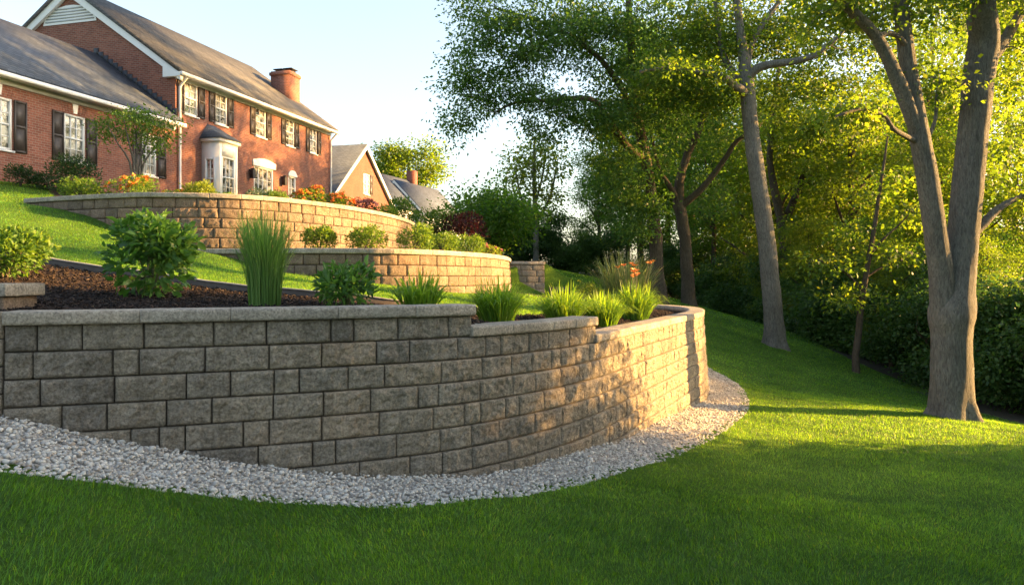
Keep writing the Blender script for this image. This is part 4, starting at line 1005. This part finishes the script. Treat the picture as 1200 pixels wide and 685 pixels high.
shrub('upright green bush left of the round bushes beyond the top wall', 472, 24.5, 1.0, 1.3, 'leaf_box', 1530, .08, ground=1.4)
shrub('loose green bush between the top wall end and the dark red shrub', 500, 25.0, 2.2, 1.35, 'leaf_box', 2890, .09, ground=.9)
shrub('dark red leafed shrub beyond the middle tier', 540, 24.5, 2.1, 1.0, 'leaf_red', 2550, .09, 'red_shrub', ground=.95)

# ------------------------------------------------------------------ trees
def wpath(pts, Y0):
    """photo points (px, py, diameter in px, depth offset) turned into limb points at real distances"""
    out = []
    for p in pts:
        Y = Y0 + (p[3] if len(p) > 3 else 0.0); q = at(p[0], p[1], Y); out.append((q[0], q[1], q[2], p[2] / F * Y / 2))
    return out
def blob(px, py, Y, rx, ry, n, rd=None):
    c = at(px, py, Y); return (c, (rx / F * Y, rd or (rx + ry) / 2 / F * Y, ry / F * Y), n)
def rooted(path, flare=1.7):
    x, y, z, r = path[0]; g = float(gz(x, y)); 
    return [(x, y, g - .15, r * (1 + (flare - 1) * .7)), (x, y, g + .12, r * 1.16), (x * .999, y, g + .5, r * 1.03)] + [p for p in path[1:] if p[2] > g + .8]

# the big twin-stemmed tree on the right
YE = 13.0
p0 = rooted(wpath([(1116, 485, 44), (1116, 440, 43), (1115, 395, 43), (1116, 365, 50), (1122, 330, 38), (1128, 280, 34), (1134, 220, 33), (1141, 150, 32), (1147, 90, 33), (1153, 50, 33), (1153, 0, 24, -.3), (1156, -60, 20, -.5), (1150, -160, 14, -.6), (1140, -260, 8, -.5)], YE))
left = wpath([(1113, 400, 30), (1106, 365, 28, -.05), (1103, 320, 27, -.1), (1096, 270, 25, -.2), (1087, 210, 24, -.3), (1076, 150, 22, -.4), (1066, 90, 19, -.5), (1058, 30, 17, -.5), (1052, -30, 15, -.6), (1040, -120, 11, -.6), (1020, -220, 6, -.5)], YE)
lfork = wpath([(1079, 165, 16, -.38), (1066, 130, 17, -.5), (1048, 85, 15, -.7), (1028, 45, 13, -.9), (1000, 15, 12, -1.1), (970, -10, 9, -1.2), (930, -40, 6, -1.3)], YE)
lf2 = wpath([(1028, 42, 7, -.9), (1048, 40, 6, -.7), (1066, 58, 6, -.55)], YE)
rfork = wpath([(1149, 78, 18, .05), (1166, 62, 15, .1), (1182, 40, 12, .3), (1200, 8, 10, .5), (1228, -40, 8, .9), (1260, -100, 5, 1.0)], YE)
rf2 = wpath([(1152, 60, 20, .1), (1142, 20, 17, .3), (1140, -40, 12, .6), (1120, -120, 7, 1.0)], YE)
stub = wpath([(1138, 275, 12, 0), (1152, 262, 11, .05), (1166, 248, 9, .1), (1180, 238, 7, .15), (1198, 230, 5, .3), (1216, 226, 3, .5)], YE)
side = wpath([(1078, 168, 7, -.35), (1062, 160, 6, -.6), (1046, 150, 5.5, -.9), (1036, 136, 5, -1.0), (1010, 128, 4, -1.2), (980, 136, 3, -1.4)], YE)
side2 = wpath([(1088, 160, 5, -.3), (1096, 140, 4, -.2), (1098, 110, 3.5, 0), (1104, 90, 3, .1)], YE)
base = np.array(p0[0][:3]) + [0, 0, .15]
grow('maple_tree', 'big twin stemmed grey maple standing on the lawn at the right', 'tree', base, [p0, left, lfork, lf2, rfork, rf2, stub, side, side2],
     [blob(985, 10, 12.2, 70, 40, 34, 1.4), blob(1080, 0, 12.6, 70, 40, 30, 1.6), blob(1182, 90, 13.9, 26, 55, 14, .9), blob(1190, 10, 13.4, 60, 40, 34, 1.5), blob(1000, 135, 12.0, 46, 14, 9, .6), blob(1095, 105, 12.8, 26, 40, 9, 1.0),
      blob(1050, -130, 12.4, 130, 60, 40, 2.2), blob(1195, 175, 13.2, 18, 16, 6, .5), blob(1215, 226, 13.4, 14, 12, 4, .4)],
     'bark', 'leaf_maple', .092, 62, .21, ratio=.75, sides=40, minfrac=.25, ridge=.055)

# the oak whose limb reaches left over the garden
YA = 27.0
pA = rooted(wpath([(773, 352, 17), (770, 320, 16), (768, 280, 15.5), (763, 230, 14), (757, 190, 13), (748, 140, 12), (742, 90, 10), (738, 30, 8), (735, -40, 6)], YA))
limb = wpath([(756, 185, 9), (742, 178, 9, -.5), (726, 160, 8.5, -1.0), (714, 142, 8, -1.4), (702, 124, 7.5, -1.7), (690, 116, 7, -2.0), (665, 116, 6, -2.2), (640, 118, 5, -2.4), (615, 118, 4, -2.6), (595, 124, 3, -2.8), (580, 132, 2, -3)], YA)
limb2 = wpath([(750, 150, 8), (720, 90, 7, -1.0), (680, 50, 5.5, -1.6), (630, 25, 4, -2), (580, 10, 2.5, -2.4)], YA)
limb3 = wpath([(745, 120, 8), (775, 70, 6, .5), (800, 30, 5, 1), (815, -20, 3, 1.4)], YA)
bA = [blob(600, 60, 24.6, 62, 50, 54, 1.7), blob(545, 100, 24.2, 36, 46, 30, 1.2), blob(535, 150, 24.2, 20, 24, 10, .8), blob(560, 20, 24.4, 40, 40, 26, 1.4), blob(660, 40, 25, 75, 55, 80, 2.2), blob(740, 40, 26.4, 80, 60, 95, 2.6), blob(620, 118, 24.4, 55, 20, 30, 1.2), blob(690, 140, 25, 50, 28, 40, 1.6), blob(640, 150, 24.5, 30, 22, 10, 1.0),
      blob(745, 130, 26, 75, 60, 95, 2.4), blob(735, 205, 26, 55, 38, 52, 1.8), blob(745, 255, 26, 36, 28, 26, 1.2), blob(810, 60, 27, 60, 60, 60, 2.2), blob(700, -60, 26, 150, 60, 60, 3)]
grow('oak_tree', 'tall oak with a bare limb reaching left over the garden', 'tree', np.array(pA[0][:3]) + [0, 0, .15], [pA, limb, limb2, limb3], [(c, r, int(n * .95)) for c, r, n in bA], 'bark_dark', 'leaf_oak', .13, 92, .28, ratio=.5, minfrac=.5)

YB = 28.5
pB = rooted(wpath([(807, 357, 16), (805, 320, 15), (803, 285, 14), (799, 255, 14), (795, 235, 13), (798, 205, 10), (806, 180, 9, .3), (820, 150, 8, .5), (828, 110, 6, .8), (832, 60, 4, 1)], YB))
b1 = wpath([(800, 240, 9), (815, 228, 8, -.2), (832, 210, 7, -.4), (850, 185, 6, -.6), (864, 165, 5, -.8), (890, 150, 3, -1)], YB)
b2 = wpath([(796, 238, 8), (787, 222, 7, -.2), (778, 208, 5, -.4), (770, 190, 4, -.6), (764, 160, 3, -.8)], YB)
grow('oak_tree', 'dark forked tree just right of the tall oak', 'tree', np.array(pB[0][:3]) + [0, 0, .15], [pB, b1, b2],
     [blob(830, 90, 30.1, 60, 60, 60, 2.4), blob(790, 165, 30.1, 50, 36, 34, 1.8), blob(855, 150, 29.6, 45, 36, 30, 1.6), blob(830, 230, 30.1, 40, 26, 22, 1.4), blob(860, 40, 29.6, 60, 50, 50, 2)], 'bark_dark', 'leaf_oak', .135, 66, .3, ratio=.5, minfrac=.6, tshift=.15)

YC = 23.5
pC = rooted(wpath([(908, 402, 24), (906, 370, 22), (903, 330, 21), (898, 280, 20), (891, 230, 19), (884, 180, 18), (879, 140, 17), (876, 105, 17), (873, 80, 14), (868, 40, 10), (862, -10, 8), (850, -80, 5)], YC))
c1 = wpath([(876, 92, 10), (888, 80, 10, -.2), (906, 75, 9, -.4), (930, 72, 8, -.6), (952, 66, 7, -.8), (964, 58, 6, -.9), (985, 40, 4, -1.1), (1005, 10, 3, -1.3)], YC)
c2 = wpath([(876, 112, 11), (866, 104, 11, -.3), (850, 92, 9, -.6), (830, 86, 8, -.9), (805, 84, 6, -1.2), (780, 80, 4, -1.5), (750, 84, 3, -1.8)], YC)
c3 = wpath([(874, 96, 9), (862, 88, 8, .2), (850, 70, 7, .5), (842, 40, 6, .7), (838, 0, 5, .9)], YC)
c4 = wpath([(874, 84, 8), (882, 50, 7, .3), (900, 20, 6, .5), (930, -20, 4, .8)], YC)
grow('oak_tree', 'straight grey trunk tree with spreading branches in the middle of the lawn edge', 'tree', np.array(pC[0][:3]) + [0, 0, .15], [pC, c1, c2, c3, c4],
     [blob(880, 30, 25.1, 80, 45, 66, 2.2), blob(820, 40, 24.2, 60, 50, 50, 1.8), blob(950, 30, 24.4, 60, 45, 46, 1.6), blob(790, 90, 23.8, 50, 24, 26, 1.2), blob(930, 110, 24.6, 60, 34, 34, 1.5), blob(830, 120, 24.6, 45, 30, 26, 1.4), blob(790, 82, 22.0, 50, 12, 14, .7), blob(840, 88, 22.6, 24, 10, 5, .5), blob(880, -70, 24.6, 130, 60, 40, 2.6), blob(960, 150, 24.4, 40, 24, 18, 1.2), blob(990, 70, 24.6, 60, 45, 40, 1.8), blob(1010, 130, 24.6, 60, 30, 26, 1.4), blob(1075, 40, 25.1, 50, 45, 24, 1.6)],
     'bark', 'leaf_maple', .13, 68, .28, ratio=.6, minfrac=.7, sides=28, ridge=.05)

YD = 34.0
pD = rooted(wpath([(918, 330, 15), (920, 300, 14), (918, 270, 13), (913, 245, 11), (906, 215, 9), (902, 185, 7), (906, 140, 6), (912, 80, 4)], YD))
d1 = wpath([(919, 262, 10), (928, 240, 9, .2), (940, 218, 7, .3), (965, 210, 5, .5), (990, 205, 3, .6)], YD); d2 = wpath([(930, 236, 7), (942, 200, 6, .3), (950, 150, 4, .5)], YD)
grow('forked_tree', 'slim forked trunk deep in the yellow green woods between two big trees', 'tree', np.array(pD[0][:3]) + [0, 0, .15], [pD, d1, d2],
     [blob(920, 170, 34, 60, 50, 44, 2.2), blob(975, 190, 34, 50, 40, 34, 2), blob(910, 110, 34, 60, 50, 40, 2.4)], 'bark_dark', 'leaf_yellow', .19, 40, .36, minfrac=.75)

YF = 21.5
pF = rooted(wpath([(1003, 425, 8), (1006, 390, 7.5), (1010, 350, 7), (1017, 310, 6), (1024, 270, 5), (1030, 230, 4), (1036, 190, 3), (1040, 160, 2)], YF), 1.3)
f1 = wpath([(1018, 300, 3), (1035, 280, 2.5, -.2), (1055, 262, 2, -.3), (1075, 240, 1.3, -.4)], YF); f2 = wpath([(1012, 340, 3), (985, 315, 2.5, -.2), (960, 305, 2, -.3)], YF); f3 = wpath([(1014, 325, 3), (1035, 312, 2.5, .2), (1058, 305, 2, .3)], YF)
grow('sapling', 'thin leaning sapling with layered light green leaves left of the big maple', 'tree', np.array(pF[0][:3]) + [0, 0, .15], [pF, f1, f2, f3],
     [blob(975, 312, 21.3, 40, 10, 14, .8), blob(1045, 300, 21.5, 36, 10, 12, .8), blob(1060, 250, 21.4, 30, 14, 10, .7), blob(1030, 220, 21.5, 32, 24, 12, .8), blob(990, 275, 21.4, 26, 12, 8, .6), blob(1000, 350, 21.2, 45, 9, 12, .8)], 'bark_dark', 'leaf_maple', .13, 40, .28, ratio=.7, minfrac=.3)

# middle distance
YG = 44.0
pG = rooted(wpath([(628, 300, 7), (628, 270, 6.5), (627, 240, 5.5), (626, 210, 4.5), (626, 180, 3.5), (627, 160, 2)], YG)); 
gl = [wpath([(628, 270, 4), (612 , 235, 3, -.3), (604, 200, 2, -.5)], YG), wpath([(628, 262, 4), (645, 230, 3, .2), (652, 195, 2, .3)], YG), wpath([(627, 240, 3), (636, 205, 2.5, .4), (640, 175, 1.5, .5)], YG)]
grow('slender_tree', 'tall see-through slender tree above the bushes left of the woods', 'tree', np.array(pG[0][:3]) + [0, 0, .15], [pG] + gl,
     [blob(626, 185, 44, 36, 28, 30, 1.8), blob(606, 205, 44, 20, 28, 16, 1.2), blob(650, 205, 44, 22, 34, 18, 1.2), blob(626, 235, 44, 32, 30, 16, 1.5)], 'bark', 'leaf_yellow', .20, 48, .45, minfrac=.45)
def bushy(label, px, Y, rx_px, top, bot, leafm, nb, leaf, name='broad_tree', cl=40, cat='tree', trunk=.14, tshift=0.):
    X = (px - 600) / F * Y; g = float(gz(X, Y)); base = np.array([X, Y, g]); w = rx_px / F * Y; zt = (HZ - top) / F * Y; zb = max(g + .1, (HZ - bot) / F * Y)
    h = zt - zb; sk = [[(X, Y, g - .15, trunk * 1.5), (X, Y, g + .4, trunk), (X + .05 * w, Y, zb + h * .35, trunk * .7), (X, Y, zb + h * .7, trunk * .35)]]
    for k in range(4):
        a = k * 1.57 + .5; sk.append([(X + .02 * w, Y, zb + h * .12, trunk * .55), (X + math.cos(a) * w * .3, Y + math.sin(a) * w * .3, zb + h * .35, trunk * .4), (X + math.cos(a) * w * .6, Y + math.sin(a) * w * .6, zb + h * .58, trunk * .2)])
    bl = [((X, Y, zb + h * .48), (w * .7, w * .7, h * .46), cl)]
    for k in range(nb):
        a = rng.uniform(0, 6.283); e = rng.uniform(-.15, .95); q = rng.uniform(.25, .38)
        bl.append(((X + math.cos(a) * w * .68 * math.cos(e), Y + math.sin(a) * w * .68 * math.cos(e), zb + h * (.5 + .36 * math.sin(e))), (w * q, w * q, h * q * .8), max(4, cl // 5)))
    return grow(name, label, cat, base, sk, bl, 'bark_dark', leafm, leaf, 60, .16 * w ** .7 + .12, minfrac=.35, sides=7, tshift=tshift)
bushy('broad bushy green tree left of the slender one, behind the dark red shrub', 578, 33, 62, 218, 312, 'leaf_wood', 8, .17, cl=60)
bushy('big round yellow green tree behind the distant grey house', 478, 106, 52, 160, 262, 'leaf_yellow', 9, .42, cl=60, trunk=.3)
# little ornamental tree before the wing
YT = 21.0; g = float(gz((160 - 600) / F * YT, YT)); base = np.array([(160 - 600) / F * YT, YT, g]); sk = []
for k, (a, b) in enumerate(((128, 150), (145, 138), (160, 132), (178, 140), (196, 155), (150, 160))):
    q = wpath([(160 + (k - 2.5) * 1.2, 206, 3.2), (160 + (a - 160) * .25, 190, 2.6, .1 * (k - 2)), (160 + (a - 160) * .65, (190 + b) / 2, 1.8, .25 * (k - 2)), (a, b, 1, .35 * (k - 2))], YT); x, y, z, r = q[0]; q[0] = (x, y, g - .05, r); sk.append(q)
grow('ornamental_tree', 'little multi stemmed tree in front of the low brick wing', 'tree', base, sk, [blob(155, 150, YT, 40, 20, 34, .8), blob(125, 155, YT, 20, 15, 14, .5), blob(185, 165, YT, 22, 20, 16, .5), blob(160, 135, YT, 26, 12, 14, .5), blob(200, 150, YT, 10, 22, 6, .3)], 'bark', 'leaf_box', .085, 34, .17, minfrac=.3, sides=6, tshift=.05)

# ------------------------------------------------------------------ the woods: a few prototypes, copied one by one
G1, G2 = 'trees of the woods along the lawn', 'undergrowth along the woodland edge'
def proto_tree(seed, H, Rr, low_, yel=False):
    X, Y = 0., 0.; sk = [[(0, 0, -.4, .26), (0, 0, .5, .2), (.15, .1, H * .35, .15), (.0, .2, H * .65, .10), (.2, 0, H * .88, .04)]]
    for k in range(6):
        a = k * 1.05 + seed; z = H * (low_ + .08 * k); sk.append([(.1, .1, z, .09), (math.cos(a) * Rr * .4, math.sin(a) * Rr * .4, z + H * .10, .06), (math.cos(a) * Rr * .75, math.sin(a) * Rr * .75, z + H * .16, .03)])
    bl = []
    for k in range(13):
        a = k * 2.4 + seed; t = k / 12; rr = Rr * (.72 - .45 * max(0, t - .55)); bl.append(((math.cos(a) * rr * .8, math.sin(a) * rr * .8, H * (low_ + (.95 - low_) * t)), (Rr * .42, Rr * .42, H * .085), 19))
    bl.append(((0, 0, H * .62), (Rr * .6, Rr * .6, H * .3), 50))
    return grow('woodland_tree', 'leafy woodland tree among others of its kind behind the lawn', 'tree', np.zeros(3), sk, bl, 'bark_dark', 'leaf_wood', .15, 88, .38, G1, minfrac=.3, sides=8) if not yel else grow('woodland_tree', 'leafy woodland tree among others of its kind behind the lawn', 'tree', np.zeros(3), sk, bl, 'bark_dark', 'leaf_yellow', .155, 66, .36, G1, minfrac=.3, sides=8)
def proto_bush(seed, H, Rr):
    sk = [[(0, 0, -.3, .06), (.1, 0, H * .3, .05), (.0, .1, H * .7, .02)]]
    for k in range(5): a = k * 1.256 + seed; sk.append([(0, 0, .05, .04), (math.cos(a) * Rr * .4, math.sin(a) * Rr * .4, H * .35, .03), (math.cos(a) * Rr * .7, math.sin(a) * Rr * .7, H * .55, .015)])
    bl = [((math.cos(k * 2.4 + seed) * Rr * .6, math.sin(k * 2.4 + seed) * Rr * .6, H * (.14 + .7 * k / 9)), (Rr * .4, Rr * .4, H * .14), 15) for k in range(10)] + [((0, 0, H * .45), (Rr * .6, Rr * .6, H * .4), 40)]
    return grow('woodland_bush', 'dark leafy bush at the woodland edge', 'bush', np.zeros(3), sk, bl, 'bark_dark', 'leaf_under', .115, 90, .28, G2, minfrac=.2, sides=6)
protos_t = [proto_tree(.3, 12.0, 3.3, .22), proto_tree(1.4, 14.0, 3.0, .3), proto_tree(2.2, 10.0, 3.0, .15), proto_tree(3.1, 12.5, 3.2, .2, True), proto_tree(4.0, 24.0, 4.0, .56, True)]
protos_b = [proto_bush(.2, 2.6, 1.7), proto_bush(1.1, 3.6, 2.0), proto_bush(2.6, 1.9, 1.5)]
used = set()
def plant(protos, k, x, y, s, dz=0.0):
    p = protos[k]; o = p if id(p) not in used else copy_tree(p); used.add(id(p))
    o.location = (x, y, float(gz(x, y)) - .08 * s + dz); o.rotation_euler = (0, 0, rng.uniform(0, 6.28)); o.scale = (s, s, s * rng.uniform(.92, 1.1)); return o
random.seed(11)
# in view: far rows first, then the edge row
trees_xy = [(6.0, 50, 0, .8), (8.5, 48.5, 1, 1.2), (9.0, 58, 3, 1.0), (12.0, 50, 0, 1.3), (11.6, 43, 1, .85), (15.0, 45, 3, 1.2), (18.5, 48, 0, 1.15), (13.0, 37.5, 3, 1.0), (17, 39.5, 0, .92),
            (14.5, 32.0, 3, .95), (19.5, 35, 1, .88), (16.5, 27.5, 3, .85), (20.5, 30, 3, .9), (23, 41, 0, 1.0), (12, 57, 1, 1.3), (19, 57, 2, 1.4), (27, 56, 0, 1.4), (27, 48, 3, 1.3), (19.0, 24.8, 3, .8), (33, 62, 1, 1.4), (24, 34, 4, 1.0), (25, 44, 4, 1.0), (21, 30.0, 4, .85), (26, 38.5, 4, 1.05)]  # the high crowned trees are added to shade the house roof
for x, y, k, s in trees_xy: plant(protos_t, k, x, y, s * random.uniform(.95, 1.06))
bush_xy = [(3.6, 45.5), (5.6, 46.5), (7.8, 46), (9.8, 45), (11.3, 42.5), (12.6, 40), (12.4, 36.8), (13.0, 34), (12.7, 31.4), (13.3, 29), (13.0, 26.6), (13.6, 24.6), (14.6, 22.7), (15.3, 26), (15.6, 30), (15.5, 34.5), (17.5, 32), (17.3, 37), (18.5, 28), (19.5, 25), (20.5, 32), (16.6, 22.6), (12.7, 28), (13.3, 35.5), (11.8, 38.5), (10.5, 47), (22.5, 29), (24, 36), (1.4, 46), (-.6, 47.5), (18.6, 23.2), (21.5, 23.0)]
for k, (x, y) in enumerate(bush_xy): plant(protos_b, (0, 1, 2, 1)[k % 4], x, y, random.uniform(.9, 1.3))
for k, (x, y) in enumerate([(12.6, 17.3), (14.6, 17.0), (13.2, 19.0), (15.0, 18.8), (12.6, 20.8), (14.8, 20.6), (16.8, 17.6), (16.6, 20.4), (12.5, 22.6), (18, 21.0)]): plant(protos_b, 1, x, y, random.uniform(.95, 1.15))
# beyond the right picture edge: trees and bushes added unseen to shade the near lawn
for k, (x, y) in enumerate([(14.5, 8.0), (15.5, 5.0), (14.0, 2.0), (15.5, -1.5), (14.0, -5.0), (19.0, 6.8), (19.5, 3.0), (19.0, -3.0), (24, 8.0), (24, 4), (24, -2), (17, 7.4), (17.5, 4.6), (17.5, 1.5), (21.5, 8.2), (21.5, 5.5), (22, 1), (15.8, 6.6)]): plant(protos_t, (0, 1, 2)[k % 3] if k < 11 else 2, x, y, random.uniform(.95, 1.1))
for k, (x, y) in enumerate([(13.6, 8.8), (16.8, 9.0), (20, 8.9), (13.5, 6.4), (13.2, 5.0), (13.2, 2.6), (13, .2), (13.2, -2.4), (13.4, -5), (16, 8.5), (16.5, 4), (16.5, 0), (17, 9.0)]): plant(protos_b, (1, 0, 1)[k % 3], x, y, random.uniform(1.25, 1.45))

# slim crowns added out of the picture draw the shadow bands across the upper lawn
for x, y, sc in ((24, 17.2, .36), (27, 15.0, .26), (25.5, 16.0, .22)): plant(protos_t, 4, x, y, sc)
for x, y, sc in ((13.2, 10.1, 1.0), (15.6, 10.5, 1.05)): plant(protos_b, 0, x, y, sc)  # low unseen bushes added to bound the sunlit band on the lawn
# light young trees along the edge of the woods
for x, y, sc in ((12.4, 24.2, .36), (13.4, 27.6, .42), (12.2, 30.5, .38), (14.2, 22.0, .34), (13.2, 33.0, .45), (12.0, 34.6, .36), (12.9, 20.0, .3), (15.2, 24.0, .42)): plant(protos_t, 3 if sc < .4 else 0, x, y, sc)
